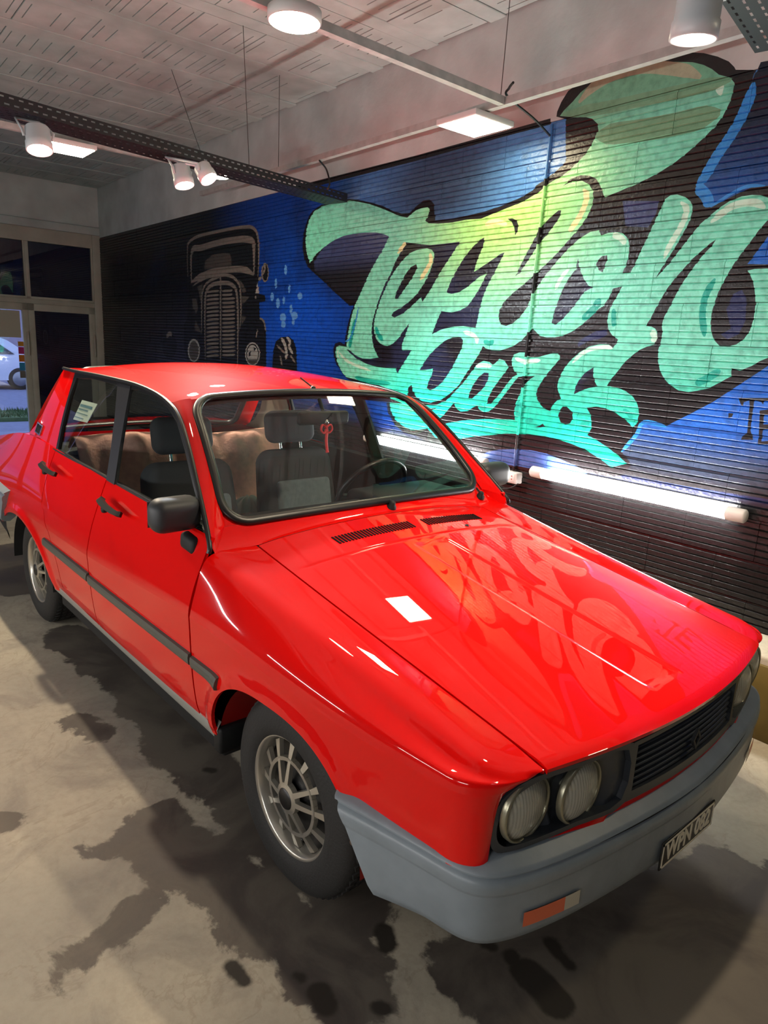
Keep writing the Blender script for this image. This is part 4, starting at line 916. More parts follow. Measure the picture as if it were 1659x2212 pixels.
# pillar skin between the screen seal and the gutter, down to the door top
pil = []
for k in range(25):
    h = k/24
    a = P_ws(-.992, h, .002)
    zt_ = .926+(1.318-.926)*h; xg = np.interp(zt_, [g[1] for g in gutS[::-1]], [g[0] for g in gutS[::-1]]) if h < 1 else -.982
    c = np.array((xg, -YG(zt_)+.002, zt_)); pil.append((a, c))
def P_pil(sg):
    def f(u, w):
        i = min(int(u*24), 23); t = u*24-i; a = pil[i][0]*(1-t)+pil[i+1][0]*t; c = pil[i][1]*(1-t)+pil[i+1][1]*t
        p = a*(1-w)+c*w; p = p+np.array((.45, -.75, .35))*.010*math.sin(math.pi*w); return np.array((p[0], p[1]*sg, p[2]))
    return f
for sg in (1, -1): MB().grid(P_pil(sg), 24, 8).build('windscreen_pillar', paint, car)
# scuttle corners
for sg in (1, -1):
    MB().grid(lambda u, w: (lambda a, c: (a*(1-w)+c*w)*np.array((1, sg, 1)))(pil[0][0]*(1-u)+pil[0][1]*u+np.array((.45, -.75, .35))*.010*math.sin(math.pi*u), np.array((-.531, -.638, .955))*(1-u)+np.array((-.450, -.711, .897))*u-np.array((0, 0, .013))*math.sin(math.pi*u)), 8, 4).build('scuttle_corner', paint, car)
# drip gutter
for sg in (1, -1):
    MB().tube([np.array((g[0], (-YG(g[1])-.004)*sg, g[1]+.001)) for g in gutS], .0085, 6).build('drip_gutter', rubber, car)
# side glass area
def P_gh(x, z): return np.array((x, -YG(z)+.004*math.sin(math.pi*min(1, max(0, (z-.95)/.42)))*-1, z))
belt = [(-.47, .950), (-.9, .962), (-1.3, .972), (-1.7, .987), (-2.045, 1.003)]
tops = [(g[0], g[1]-.010) for g in gutS if -2.05 < g[0] < -.46]
fg = [(-.500, .957), (-.9, .966), (-1.278, .975), (-1.30, 1.05), (-1.335, 1.20), (-1.372, 1.325), (-1.36, 1.338), (-1.30, 1.343), (-1.116, 1.324), (-.985, 1.297), (-.89, 1.258), (-.77, 1.17), (-.64, 1.062)]
rg = [(-1.375, .980), (-1.65, .988), (-2.030, 1.006), (-2.045, 1.10), (-2.05, 1.25), (-2.025, 1.340), (-1.83, 1.350), (-1.52, 1.344), (-1.505, 1.33), (-1.445, 1.22), (-1.405, 1.11)]
frm = [(-.486, .950), (-.492, .957)]+[(-.9, .958), (-1.3, .968), (-1.7, .984), (-2.06, 1.002), (-2.075, 1.15), (-2.07, 1.362)]+[(g[0], g[1]) for g in gutS if -2.05 < g[0] < -.50]
fr_o = frm
panel('window_frame', P_gh, fr_o, [fg, rg], (.06, .06), rubber, car, mirror=True, flange=.01, flip=False, offset=0.0)
gl_f = panel('front_door_glass', P_gh, fg, [], (.1, .1), side_g, doors_f, mirror=True, flange=0, flip=False, offset=-.010)
gl_r = panel('rear_door_glass', P_gh, rg, [], (.1, .1), side_g, doors_r, mirror=True, flange=0, flip=False, offset=-.010)
bp_ = [(-1.283, .968), (-1.372, .972), (-1.40, 1.10), (-1.443, 1.22), (-1.512, 1.352), (-1.372, 1.350), (-1.335, 1.20), (-1.30, 1.05)]
pil_m = mat('pillar_film', srgb('#2b2c2e'), .35)
panel('door_pillar', P_gh, bp_, [], (.06, .06), pil_m, car, mirror=True, flange=.01, flip=False, offset=.004)
# C pillar
cp = [(-2.06, .995), (-2.075, 1.15), (-2.07, 1.366), (-2.24, 1.374), (-2.30, 1.27), (-2.40, 1.14), (-2.50, 1.06), (-2.62, 1.006), (-2.35, .995)]
def P_c(x, z):
    p = P_gh(x, z); t = max(0, (-2.12-x)/.4); p[1] += .018*t*t; return p
panel('rear_pillar', P_c, cp, [], (.04, .04), paint, car, mirror=True, flange=.012, flip=False)
for sg in (1, -1):
    vq = [(-2.445, 1.088), (-2.325, 1.080), (-2.345, 1.028), (-2.462, 1.034)]
    def vv(sc, o): 
        c = np.mean(vq, axis=0); r = []
        for p in vq:
            q = c+(np.array(p)-c)*sc; w = P_c(*q); r.append((w[0], (w[1]-o)*sg, w[2]))
        return r
    MB().add(vv(1.0, .0)+vv(1.0, .007)+vv(.78, .007)+vv(.78, .003), [(i, (i+1) % 4, 4+(i+1) % 4, 4+i) for i in range(4)]+[(4+i, 4+(i+1) % 4, 8+(i+1) % 4, 8+i) for i in range(4)]+[(8+i, 8+(i+1) % 4, 12+(i+1) % 4, 12+i) for i in range(4)]).build('vent_surround', chrome, car)
    MB().add(vv(.8, .004), [(0, 1, 2, 3)]).build('vent_grille', blackp, car)
panel('pillar_trim', P_c, cp, [], (.08, .08), headl, car, mirror=True, flange=0, offset=-.025)
for sg in (1, -1): MB().grid(lambda u, w: P_pil(sg)(u, w)-np.array((.020, -.012*sg, .012)), 12, 4).build('pillar_trim', headl, car)
# rear window, deck and tail
def P_rw(a, h): return np.array((-2.63, .60*a, 1.005))*(1-h)+np.array((-2.245, .54*a, 1.372))*h+np.array((-.02, 0, .02))*(1-a*a)
panel('rear_window', P_rw, rrect(-.94, .94, .04, .96, (.1, .12)), [], (.15, .15), side_g, car, flange=0, flip=True)
lp = [P_rw(a, h) for a, h in resample(rrect(-.95, .95, .03, .97, (.1, .13)), (.1, .1))]; MB().tube(lp+[lp[0]], .018, 6, cap=False).build('rear_window_seal', rubber, car)
for sg in (1, -1):
    MB().grid(lambda u, w: (lambda a, c: a*(1-w)+c*w)(P_rw(.93*sg, u), np.array((P_c(-2.62+.38*u, 1.006+.366*u)))*np.array((1, -sg if sg == 1 else 1, 1)) if False else np.array((-2.61+.37*u, .0, 1.006+.368*u))+np.array((0, (abs(P_c(-2.61+.37*u, 1.006+.368*u)[1]))*sg, 0))), 10, 4).build('rear_pillar_inner', paint, car)
def P_deck(u, w):
    x = -3.44+u*(3.44-2.60); y = (w*2-1)*float(yb_f(x)); return np.array((x, y, float(zb_f(x))+.03*(1-(w*2-1)**2)+.012*(1-abs(w*2-1)**8)-.012))
MB().grid(P_deck, 20, 24).build('boot_lid', paint, car)
def P_tail(u, w):
    s = .27+.73*u; p = P_door(-3.44, min(1, max(0, s))); y = p[1]*(1-2*w); return np.array((-3.44-.03*(1-(1-2*w)**4), y, p[2]))
MB().grid(P_tail, 14, 16).build('tail_panel', paint, car)
# parcel shelf closing the boot
MB().box((-2.64, -.66, .93), (-2.15, .66, .95)).build('parcel_shelf', dash_m, car)

# ---- nose
def P_nose(y, z): return np.array((xf(y)-.004+(.012 if z < .50 else 0), y, z))
b = MB()
b.grid(lambda u, w: P_nose((u*2-1)*.674, .36+w*(np.interp(abs(u*2-1)*.674, [0, .28, .45, .62, .674], [.540, .536, .519, .510, .508])-.36)), 40, 6); b.build('nose_panel', paint, car)
for sg in (1, -1):
    # lamp surround
    bo = [(.288, .537), (.288, .694), (.45, .695), (.575, .692), (.622, .678), (.655, .650), (.672, .605), (.673, .560), (.660, .528), (.62, .520), (.45, .529)]
    bi = [(.305, .549), (.303, .680), (.45, .683), (.56, .680), (.607, .666), (.640, .640), (.658, .600), (.659, .565), (.646, .540), (.61, .533), (.45, .541)]
    bo = [tuple(p) for p in catmull(bo, 3, True)]; bi = [tuple(p) for p in catmull(bi, 3, True)]
    def Pb(off):
        return lambda y, z: np.array((xf(y)+off, y*sg, z))
    sur = panel('lamp_surround', Pb(.004), bo, [bi], (.02, .02), darkgrey, car, flange=.04, flip=(sg == -1))
    lamps = [(.580, .606), (.430, .604)]
    holes = [[(cy+.080*math.cos(t), cz+.080*math.sin(t)) for t in np.linspace(0, 2*math.pi, 28, endpoint=False)] for cy, cz in lamps]
    def Ptray(y, z):
        d = min(math.hypot(y-cy, z-cz) for cy, cz in lamps); dep = -.012-.018*max(0, 1-max(0, d-.078)/.035)
        return np.array((xf(y)+dep, y*sg, z))
    panel('lamp_tray', Ptray, bi, [], (.012, .012), darkgrey, sur, flange=0, flip=(sg == -1))
    for cy, cz in lamps:
        c = np.array((xf(cy)-.022, cy*sg, cz)); ax = (1, 0, .0)
        hl = MB().lathe([(.0785, .0), (.079, .012), (.075, .017), (.0725, .014), (.0715, .004)], c, ax, 36).build('headlamp', chrome if False else mat('lamp_ring', srgb('#8f8b78'), .3, metal=.7), car)
        MB().lathe([(0, -.040), (.02, -.038), (.045, -.026), (.062, -.010), (.0715, .006)], c, ax, 36).build('reflector', mat('reflector', srgb('#cfcdbd'), .16, metal=1.0), hl)
        MB().lathe([(0, .030), (.03, .0275), (.055, .0195), (.0725, .008)], c, ax, 36).build('lens', lens_g, hl)
        MB().lathe([(0, -.002), (.008, -.004), (.012, -.012), (.010, -.036)], c, ax, 14).build('bulb', mat('bulb', srgb('#e0d2a0'), .25, metal=.6), hl)
# grille
def P_gr(y, z, o=0): return np.array((xf(y)+o, y, z))
go = [(-.286, .536), (-.286, .694), (-.1, .699), (.1, .699), (.286, .694), (.286, .536), (.1, .534), (-.1, .534)]
gi = [(-.270, .560), (-.270, .682), (-.1, .688), (.1, .688), (.270, .682), (.270, .560), (.1, .558), (-.1, .558)]
gr = panel('grille', lambda y, z: P_gr(y, z, .004), go, [gi], (.04, .03), darkgrey, car, flange=.03)
MB().grid(lambda u, w: P_gr((u*2-1)*.275, .54+w*.15, -.035), 12, 2).build('grille_backing', under, gr)
for k in range(7):
    z = .5650+k*.0172
    MB().grid(lambda u, w: P_gr((u*2-1)*.272, z+(.0085*math.sin(w*math.pi*1.0)-.003 if False else (w-.5)*.0105), -.020+.018*math.sin(math.pi*w)), 24, 4).build('grille_slat', mat('slat_black', srgb('#33373d'), .45), gr)
d = []
for r, o in ((1.0, .004), (1.0, .012), (.62, .012), (.62, .004)):
    for a, c in ((0, .030), (.021, 0), (0, -.030), (-.021, 0)): d.append(P_gr(a*r+.0, .612+c*r, o))
MB().add(d, [(4*j+i, 4*j+(i+1) % 4, 4*(j+1)+(i+1) % 4, 4*(j+1)+i) for j in range(3) for i in range(4)]).build('diamond_emblem', mat('emblem_black', srgb('#1c1e22'), .6), gr)

# ---- bumpers
bump_plan = [(.27, .795), (.38, .775), (.50, .755), (.60, .739), (.665, .722), (.708, .690), (.738, .635), (.763, .555), (.787, .44), (.810, .28), (.826, .12), (.831, 0)]
bp2 = catmull([np.array(p) for p in bump_plan], 5); full = [(p[0], -p[1]) for p in bp2]+[(p[0], p[1]) for p in bp2[::-1][1:]]
def bumper(plan, prof, slant, name, m, par, flipx=1, x0=0):
    P = np.array(plan); T = np.gradient(P, axis=0); T /= np.linalg.norm(T, axis=1)[:, None]; Nn = np.stack([-T[:, 1], T[:, 0]], 1)
    cen = np.array([x0, 0])
    if ((P-cen)*Nn).sum() < 0: Nn = -Nn
    b = MB(); runs = [[]]
    for q in prof:
        if q == '|': runs.append([])
        else: runs[-1].append(q)
    ztop = max(p[1] for p in prof if p != '|')
    def pt(i, dd_, z):
        tt = max(0, min(1, 1-(P[i, 0]-plan[0][0])*flipx/.30)); q = P[i]+Nn[i]*dd_; return (q[0]+flipx*slant*(ztop-z)*tt, q[1], z)
    for rn in runs:
        n = len(rn); vs = [pt(i, *q) for i in range(len(P)) for q in rn]
        b.add(vs, [(i*n+j, i*n+j+1, (i+1)*n+j+1, (i+1)*n+j) for i in range(len(P)-1) for j in range(n-1)], True)
    flat_ = [q for q in prof if q != '|']
    for i in (0, len(P)-1): vs = [pt(i, *q) for q in flat_]; b.add(vs, [tuple(range(len(vs)))])
    o = b.build(name, m, par); return o
prof = [(-.078, .530), (-.012, .500), (-.006, .496), (-.003, .491), '|', (-.003, .491), (-.009, .487), '|', (-.009, .487), (-.009, .482), '|', (-.009, .482), (-.003, .477), (.001, .470), (.001, .458), (-.001, .446), '|', (-.001, .446), (-.004, .438), '|', (-.004, .438), (-.006, .38), (-.009, .33), (-.016, .310), (-.03, .302), (-.06, .300), '|', (-.06, .300), (-.085, .33), (-.085, .50), (-.078, .530)]
fb = bumper(full, prof, .80, 'front_bumper', greyp, car, 1, .2)
MB().grid(lambda u, w: np.array((lambda y: (xf(y)-.02+w*.055, y, .485+.004*w))((u*2-1)*.66)), 30, 2).build('bumper_shelf', mat('shelf_black', srgb('#14151a'), .5), fb)
for sg in (1, -1):
    def bpt(y, z, o): 
        xx = np.interp(abs(y), [p[1] for p in bp2[::-1]], [p[0] for p in bp2[::-1]]); return np.array((xx+o, y, z))
    ya, yb_, yc_ = .612, .50, .455
    for (y0, y1, mm, nm) in ((ya, yb_, amber, 'indicator_lens'), (yb_, yc_, clear_l, 'sidelight_lens')):
        MB().grid(lambda u, w: bpt(sg*(y0+(y1-y0)*u), .350+w*.037, -.001), 6, 1).build(nm, mm, fb)
    MB().lathe([(0, .006), (.006, .006), (.010, .002), (.012, -.006)], (.335+.03, -.786*sg+.004*sg, .405), (0, -sg, 0), 14).build('bumper_bolt', mat('rusty_bolt', srgb('#5a4a3c'), .6, metal=.5), fb)
# number plate
pl = empty('number_plate', (.826, -.02, .30)); attach(pl, car); WORLD[pl.name] = Matrix.Translation(Vector((.826, -.02, .30)))
def P_pl(y, z): return np.array((.822-.06*max(0, .40-z)*0, y, z))
Y0, Y1, Z0, Z1 = -.158, .136, .306, .386
MB().box((.822, Y0, Z0), (.827, Y1, Z1), .002, 1).build('plate', mat('plate_black', srgb('#0c0c0d'), .4), pl)
rim_b = MB()
for lo, hi in (((.827, Y0+.004, Z0+.004), (.8283, Y1-.004, Z0+.009)), ((.827, Y0+.004, Z1-.009), (.8283, Y1-.004, Z1-.004)), ((.827, Y0+.004, Z0+.004), (.8283, Y0+.009, Z1-.004)), ((.827, Y1-.009, Z0+.004), (.8283, Y1-.004, Z1-.004))): rim_b.box(lo, hi)
plw = mat('plate_white', srgb('#cfc9b8'), .5); rim_b.build('plate_rim', plw, pl)
def text_mesh(txt, size, name):
    cu = bpy.data.curves.new(name, 'FONT'); cu.body = txt; cu.size = size; cu.extrude = .0008; cu.align_x = 'CENTER'; cu.align_y = 'CENTER'; cu.offset = .0016
    to = bpy.data.objects.new(name, cu); COL.objects.link(to); dg = bpy.context.evaluated_depsgraph_get(); me = bpy.data.meshes.new_from_object(to.evaluated_get(dg))
    bpy.data.objects.remove(to); return me
me = text_mesh('WPN 082', .068, 'plate_text'); me.materials.clear(); me.materials.append(plw)
to = bpy.data.objects.new('plate_lettering', me); COL.objects.link(to)
for v in me.vertices:
    x, y, z = v.co; v.co = (.8278+z, x*.88-.011, y+(Z0+Z1)/2)
attach(to, pl)
# rear bumper
rb_plan = [(-2.60, -.822), (-3.0, -.815), (-3.35, -.79), (-3.47, -.74), (-3.52, -.60), (-3.54, -.3), (-3.545, 0)]; rb2 = catmull([np.array(p) for p in rb_plan], 4)
rfull = [tuple(p) for p in rb2]+[(p[0], -p[1]) for p in rb2[::-1][1:]]
bumper(rfull, [q if q == '|' else (q[0], q[1]+.19) for q in prof], .8, 'rear_bumper', greyp, car, -1, -2.8)

# ---- trim on the doors
for sg, i in ((1, 0), (-1, 1)):
    def strip(x0, x1, z0, z1, nm, par, m, t=.012, slant=0.0):
        def f(u, w):
            x = x0+(x1-x0)*u+slant*(w-.5); 
            zz = z0+(z1-z0)*w; p = P_door(min(x, -.452), s_of_z(P_door, min(x, -.452), zz)); yy = p[1] if x < -.452 else P_fend(u_of(x), s_of_z(P_fend, u_of(x), zz))[1]
            return np.array((x, (yy-t*(0 if w in (0, 1) else (1 if .2 < w < .8 else .8)))*sg, zz))
        b = MB(); nu = max(4, int(abs(x1-x0)/.05)); ws_ = [0, .08, .3, .62, .66, .92, 1]
        vs = [f(k/nu, w) for k in range(nu+1) for w in ws_]; n = len(ws_)
        b.add(vs, [(a*n+j, (a+1)*n+j, (a+1)*n+j+1, a*n+j+1) for a in range(nu) for j in range(n-1)], False)
        b.add(vs[:n], [tuple(range(n))]); b.add(vs[-n:], [tuple(range(n))]); return b.build(nm, m, par)
    strip(-1.372, -.458, .540, .582, 'side_moulding', doors_f[i], mould_m); strip(-2.005, -1.384, .545, .590, 'side_moulding', doors_r[i], mould_m, slant=.02)
    strip(-.446, -.268, .536, .578, 'side_moulding', car, mould_m)
    MB().grid(lambda u, w: np.array((-2.02+1.68*u+(w-.5)*.0, -(np.interp(w, [0, .15, .7, 1], [.735, .757, .768, .752]))*sg, .298+.082*w)), 20, 6).build('sill_panel', sill_m, car)
    MB().box((-.372, -.765*sg-.03*0, .27), (-.325, -.60*sg, .36), .01).build('mud_block', blackp, car)
    # handles
    for (hx, hz, dr) in ((-1.165, .908, doors_f[i]), (-1.955, .925, doors_r[i])):
        yy = lambda x, z: P_door(x, s_of_z(P_door, x, z))[1] if z < .93 else P_door(x, .93)[1]
        pth = [np.array((hx-.105, (yy(hx-.105, hz)-.004)*sg, hz+.012)), np.array((hx-.085, (yy(hx-.085, hz)-.015)*sg, hz+.010)), np.array((hx-.03, (yy(hx, hz)-.021)*sg, hz+.003)), np.array((hx+.04, (yy(hx+.04, hz)-.021)*sg, hz-.003)), np.array((hx+.085, (yy(hx+.08, hz)-.016)*sg, hz-.006)), np.array((hx+.10, (yy(hx+.1, hz)-.006)*sg, hz-.007))]
        h = MB().tube(catmull(pth, 4), .0165, 4, flat=.75, smooth=False).build('door_handle', blackp, dr)
        MB().lathe([(0, .016), (.011, .016), (.014, .010), (.014, 0)], (hx-.075, yy(hx-.075, hz-.03)*sg, hz-.024), (0, -sg, 0), 14).build('door_lock', blackp, dr)
    # door mirror
    mr = MB(); mr.box((-.655, -.864, .948), (-.560, -.688, 1.060), .040, 5)
    mo = [v for v in mr.v]; mr.v = [(x-.25*(y+.69) * -.0 - .12*(y+.69), y*sg, z-.02*(y+.69)) for x, y, z in mo]
    if sg == -1: mr.f = [f[::-1] for f in mr.f]
    mo_ = mr.build('door_mirror', mat('mirror_housing', srgb('#25272b'), .5), car)
    MB().tube([(-.588, -.708*sg, .965), (-.575, -.700*sg, .945), (-.565, -.712*sg, .925)], [.013, .011, .016], 10).build('mirror_neck', blackp, mo_)
    fb_ = MB(); fb_.box((-.625, -.752, .880), (-.530, -.700, .936), .016, 3); fb_.v = [(x, (y+.08*(z-.90))*sg, z+.10*(x+.58)*-1) for x, y, z in fb_.v]
    if sg == -1: fb_.f = [f[::-1] for f in fb_.f]
    fb_.build('mirror_foot', blackp, mo_)
    g = MB(); gx_ = -.648; g.add([(gx_-.12*(y+.69), y*sg, z) for y, z in ((-.853, .962), (-.70, .962), (-.70, 1.046), (-.853, 1.046))], [(0, 1, 2, 3)]); g.build('mirror_glass', mat('mirror_silver', srgb('#c9ccc8'), .03, metal=1.0), mo_)

# ---- wheels
def wheel(cx, cy, sg, name):
    zc = .290
    e = empty(name, (cx, cy, 0)); attach(e, car); WORLD[e.name] = Matrix.Translation(Vector((cx, cy, 0))); ax = (0, -sg, 0); c = (cx, cy, zc)     # axis points outwards
    ty = MB().lathe([(.178, .078), (.190, .088), (.215, .090), (.245, .088), (.268, .080), (.282, .070), (.288, .055), (.290, .0), (.288, -.055), (.282, -.07), (.245, -.088), (.19, -.088), (.178, -.078)], c, ax, 64).build('tyre', tyre_m, e)
    tb = MB()
    for k in range(60):
        t = 2*math.pi*k/60
        for h0 in (-.045, -.015, .015, .045):
            M_ = Matrix.Translation(Vector(c)) @ Matrix.Rotation(t, 4, 'Y') @ Matrix.Translation(Vector((0, h0, .2895)))
            tb.box((-.011, -.011, -.003), (.011, .011, .003), M=M_ @ Matrix.Rotation(.3, 4, 'Z'))
    tag(tb.build('tread_blocks', tyre_m, ty), kind='stuff')
    rm = MB().lathe([(.150, -.06), (.154, .015), (.163, .040), (.168, .058), (.172, .072), (.180, .080), (.182, .076), (.178, .066)], c, ax, 64).build('rim', alloy, e)
    hub = np.array(c)
    b = MB(); u = np.array((1., 0, 0)); w = np.array((0, 0, 1.)); A = np.array(ax, float)
    def R(r, t, h): return hub+u*(r*math.cos(t))+w*(r*math.sin(t))+A*h
    def hh(r): return .088-.031*((r-.03)/.13)**1.2 if r > .03 else .088
    def bar(r0, t0, r1, t1, wd0, wd1, th=.014):
        n = 6; L = []; 
        for k in range(n+1):
            f = k/n; r = r0+(r1-r0)*f; t = t0+(t1-t0)*f; wd = wd0+(wd1-wd0)*f
            p = R(r, t, hh(r)); tg = (R(r1, t1, 0)-R(r0, t0, 0)); tg /= np.linalg.norm(tg); sd = np.cross(tg, A)
            L.append((p+sd*wd, p-sd*wd, p-sd*wd*1.15-A*th, p+sd*wd*1.15-A*th))
        vs = [q for l in L for q in l]; b.add(vs, [(k*4+j, k*4+(j+1) % 4, k*4+4+(j+1) % 4, k*4+4+j) for k in range(n) for j in range(4)])
    ph = .35
    for k in range(4):
        t = ph+k*math.pi/2; dt = math.radians(15)
        bar(.030, t-.30, .110, t-dt, .0085, .0062); bar(.030, t+.30, .110, t+dt, .0085, .0062)
    for k in range(12):
        t = ph+math.radians(15)+k*math.pi/6; bar(.108, t, .164, t, .0065, .0120)
        for q in range(3): bar(.110, t+q*math.pi/18, .110, t+(q+1)*math.pi/18, .0058, .0058)
    b.lathe([(.031, .082), (.032, .089), (.046, .085), (.048, .070)], hub, ax, 32, smooth=False)
    b.build('spokes', alloy, e)
    MB().lathe([(0, .092), (.029, .092), (.033, .086)], hub, ax, 28).build('hub_cap', alloy_blk, e)
    MB().lathe([(.0, .055), (.03, .062), (.06, .056), (.11, .036), (.145, .030), (.161, .034)], hub, ax, 40).build('wheel_disc', alloy_blk, e)
    for k in range(4):
        t = ph+.78+k*math.pi/2; MB().lathe([(0, .05), (.008, .05), (.009, .02)], R(.062, t, 0), ax, 6, smooth=False).build('wheel_nut', chrome, e)
    return e
for x, nm in ((0.0, 'front_wheel'), (-2.441, 'rear_wheel')):
    for sg in (1, -1):
        wheel(x, -.645*sg, sg, nm)
        a0, a1 = (0, math.pi)
        MB().grid(lambda u, w: np.array((x+.36*math.cos(math.pi*u), (-.44-.31*w)*sg, .275+.345*math.sin(math.pi*u))), 24, 3).build('wheel_arch_liner', red_in if x == 0 else under, car)
        MB().grid(lambda u, w: np.array((x-.36+.72*u, -.44*sg, .24+.37*w)), 2, 2).build('wheel_arch_wall', under, car)
MB().box((-2.0, -.735, .235), (-.36, .735, .31), .01).box((-3.35, -.43, .25), (.62, .43, .36), .01).build('underbody', under, car)
MB().tube([(-2.6, .3, .2), (-.6, .15, .19), (.1, .15, .22)], .02, 8).build('exhaust_pipe', mat('rusty_steel', srgb('#4a3a30'), .8, metal=.3), car)

# ------------------------------------------------------------------ car interior
MB().box((-2.6, -.68, .31), (-.35, .68, .36), .01).build('cabin_floor', under, car)
MB().box((-.60, -.66, .60), (-.42, .66, .90), .03, 3).build('bulkhead', dash_m, car)
ds = MB(); ds.box((-.80, -.66, .70), (-.55, .66, .925), .035, 4); ds.box((-.86, .12, .78), (-.62, .60, .955), .03, 4); ds.build('dashboard', dash_m, car)
sc = np.array((-.93, .33, .905)); sax = np.array((-.80, 0, .48)); sax /= np.linalg.norm(sax); su = np.cross((0, 1, 0), sax); su = su if su[2] > 0 else -su; sv = np.array((0, 1., 0))
ring = [sc+.185*(math.cos(t)*su+math.sin(t)*sv) for t in np.linspace(0, 2*math.pi, 41)]
st = MB().tube(ring, .0125, 8, cap=False).build('steering_wheel', rubber, car)
MB().tube([sc+.17*sv, sc+.05*sv-.02*sax, sc-.05*sv-.02*sax, sc-.17*sv], .016, 8, flat=.6).tube([sc-.02*sax, sc-.17*su], .014, 8).build('wheel_spoke', rubber, st)
MB().lathe([(0, .02), (.05, .015), (.06, -.02)], sc-.02*sax, sax, 20).tube([sc-.02*sax, sc-.22*sax], .03, 10).build('wheel_boss', dash_m, st)
def seat(cx, cy, name, lean=.20):
    e = empty(name, (cx, cy, .36)); attach(e, car); WORLD[e.name] = Matrix.Translation(Vector((cx, cy, .36)))
    MB().box((cx-.02, cy-.24, .42), (cx+.50, cy+.24, .60), .06, 4).build('seat_cushion', fabric, e)
    Mx = Matrix.Translation(Vector((cx, cy, .50))) @ Matrix.Rotation(-lean, 4, 'Y')
    bk = MB(); bk.box((-.07, -.225, .0), (.075, .225, .545), .06, 5)
    bk.v = [(x+(.02*(abs(y)/.22)**2 if x > 0 else 0), y*(1-.22*max(0, (z-.36)/.2)), z) for x, y, z in bk.v]
    bk.v = [tuple(Mx @ Vector(v)) for v in bk.v]; bo = bk.build('backrest', fabric2, e)
    ins = MB(); ins.box((.055, -.16, .03), (.102, .16, .39), .035, 3); ins.v = [tuple(Mx @ Vector(v)) for v in ins.v]; ins.build('backrest_insert', fabric, bo)
    hr = MB(); hr.box((-.045, -.135, .575), (.055, .135, .735), .045, 5); hr.v = [tuple(Mx @ Vector(v)) for v in hr.v]; hd = hr.build('headrest', fabric2, e)
    for q in (-.06, .06): MB().tube([Mx @ Vector((0, q, .53)), Mx @ Vector((0, q, .60))], .007, 6).build('headrest_post', chrome, hd)
    return e
seat(-1.36, .245, 'driver_seat'); seat(-1.24, -.385, 'passenger_seat', .20)
rs = MB(); rs.box((-2.10, -.64, .40), (-1.62, .64, .60), .06, 4); rs.build('rear_seat_cushion', fabric, car)
rk = MB(); rk.box((-.08, -.64, 0), (.08, .64, .46), .06, 4); Mx = Matrix.Translation(Vector((-2.10, 0, .52))) @ Matrix.Rotation(-.33, 4, 'Y'); rk.v = [tuple(Mx @ Vector(v)) for v in rk.v]; rk.build('rear_backrest', fabric, car)
for y in (.655, -.655):
    MB().add([(x, yy*(1 if y > 0 else -1), z) for x in (-2.1, -.60) for yy, z in ((.645, .36), (.662, .80), (.680, .955-.02*(x+.6)*1.2), (.706, .962-.02*(x+.6)*1.3), (.712, .93))], [(k, k+1, 6+k, 5+k) for k in range(4)]).build('door_trim', dash_m, car)
mi = MB(); mi.box((-.885, -.125, 1.232), (-.855, .13, 1.288), .016, 3); mi = mi.build('interior_mirror', blackp, car)
MB().tube([(-.87, 0, 1.285), (-.90, 0, 1.335)], .008, 6).build('mirror_stem', blackp, mi)
an = P_roof(.985, .52)
MB().lathe([(.020, -.003), (.019, .006), (.011, .012), (.010, .024), (0, .027)], tuple(an), (.2, 0, 1), 14).build('aerial_base', rubber, car)
MB().tube([an+np.array((0, 0, .02)), an+np.array((-.07, -.015, .055))], .0035, 6).build('aerial_stub', rubber, car)
# blanket thrown over the rear seat
def P_bl(u, w):
    y = -.60+1.16*w; t = u
    pts = [(-1.72, .615), (-1.92, .625), (-2.00, .70), (-2.07, .88), (-2.135, 1.005), (-2.19, 1.02), (-2.24, .965)]
    x, z = cr1(pts, t); fold = .012*math.sin(w*23+t*3)+.008*math.sin(w*51+1)
    z2 = z+.015*math.sin(w*7)*t+.012; return np.array((x+.028+fold*.8, y, z2+.2*fold))
bl = MB().grid(P_bl, 24, 60).build('blanket', blanket_m, base=True); md = bl.modifiers.new('t', 'SOLIDIFY'); md.thickness = .008
tag(bl, 'salmon pink blanket draped over the back seat of the red car', 'blanket')
def P_cl(u, w):
    a = 2*math.pi*w; r = u*(.11+.02*math.sin(3*a)+.012*math.sin(7*a+1)); return np.array((-1.80+r*.8*math.cos(a), .20+r*math.sin(a), .650+.075*(1-u**2)*(1+.25*math.sin(5*a)*u)+.012*math.sin(9*a)*u*(1-u)*3))
tag(MB().grid(P_cl, 10, 40).build('crumpled_cloth', mat('white_cloth', srgb('#b9c2c2'), .9), base=True), 'crumpled white cloth lying on the back seat', 'cloth')
# hanging charm
rib = mat('red_ribbon', srgb('#c01616'), .6); ch = empty('hanging_charm', (-.84, .0, 1.115)); tag(ch, 'red ribbon charm hanging from the rear-view mirror', 'charm')
MB().tube(catmull([(-.852, 0, 1.235), (-.845, .004, 1.21), (-.842, .0, 1.17), (-.840, .006, 1.12)], 4), [.007]*12+[.009], 6, flat=.5).build('ribbon', rib, ch)
for sg in (1, -1): MB().tube(catmull([(-.845, 0, 1.222), (-.843, .02*sg, 1.235), (-.842, .028*sg, 1.215), (-.844, .012*sg, 1.20), (-.845, 0, 1.215)], 4), .006, 6, flat=.6).build('bow_loop', rib, ch)
MB().lathe([(0, .012), (.008, .008), (.011, 0), (.008, -.008), (0, -.012)], (-.838, -.004, 1.245), (0, 0, 1), 10).build('bead', chrome, ch)
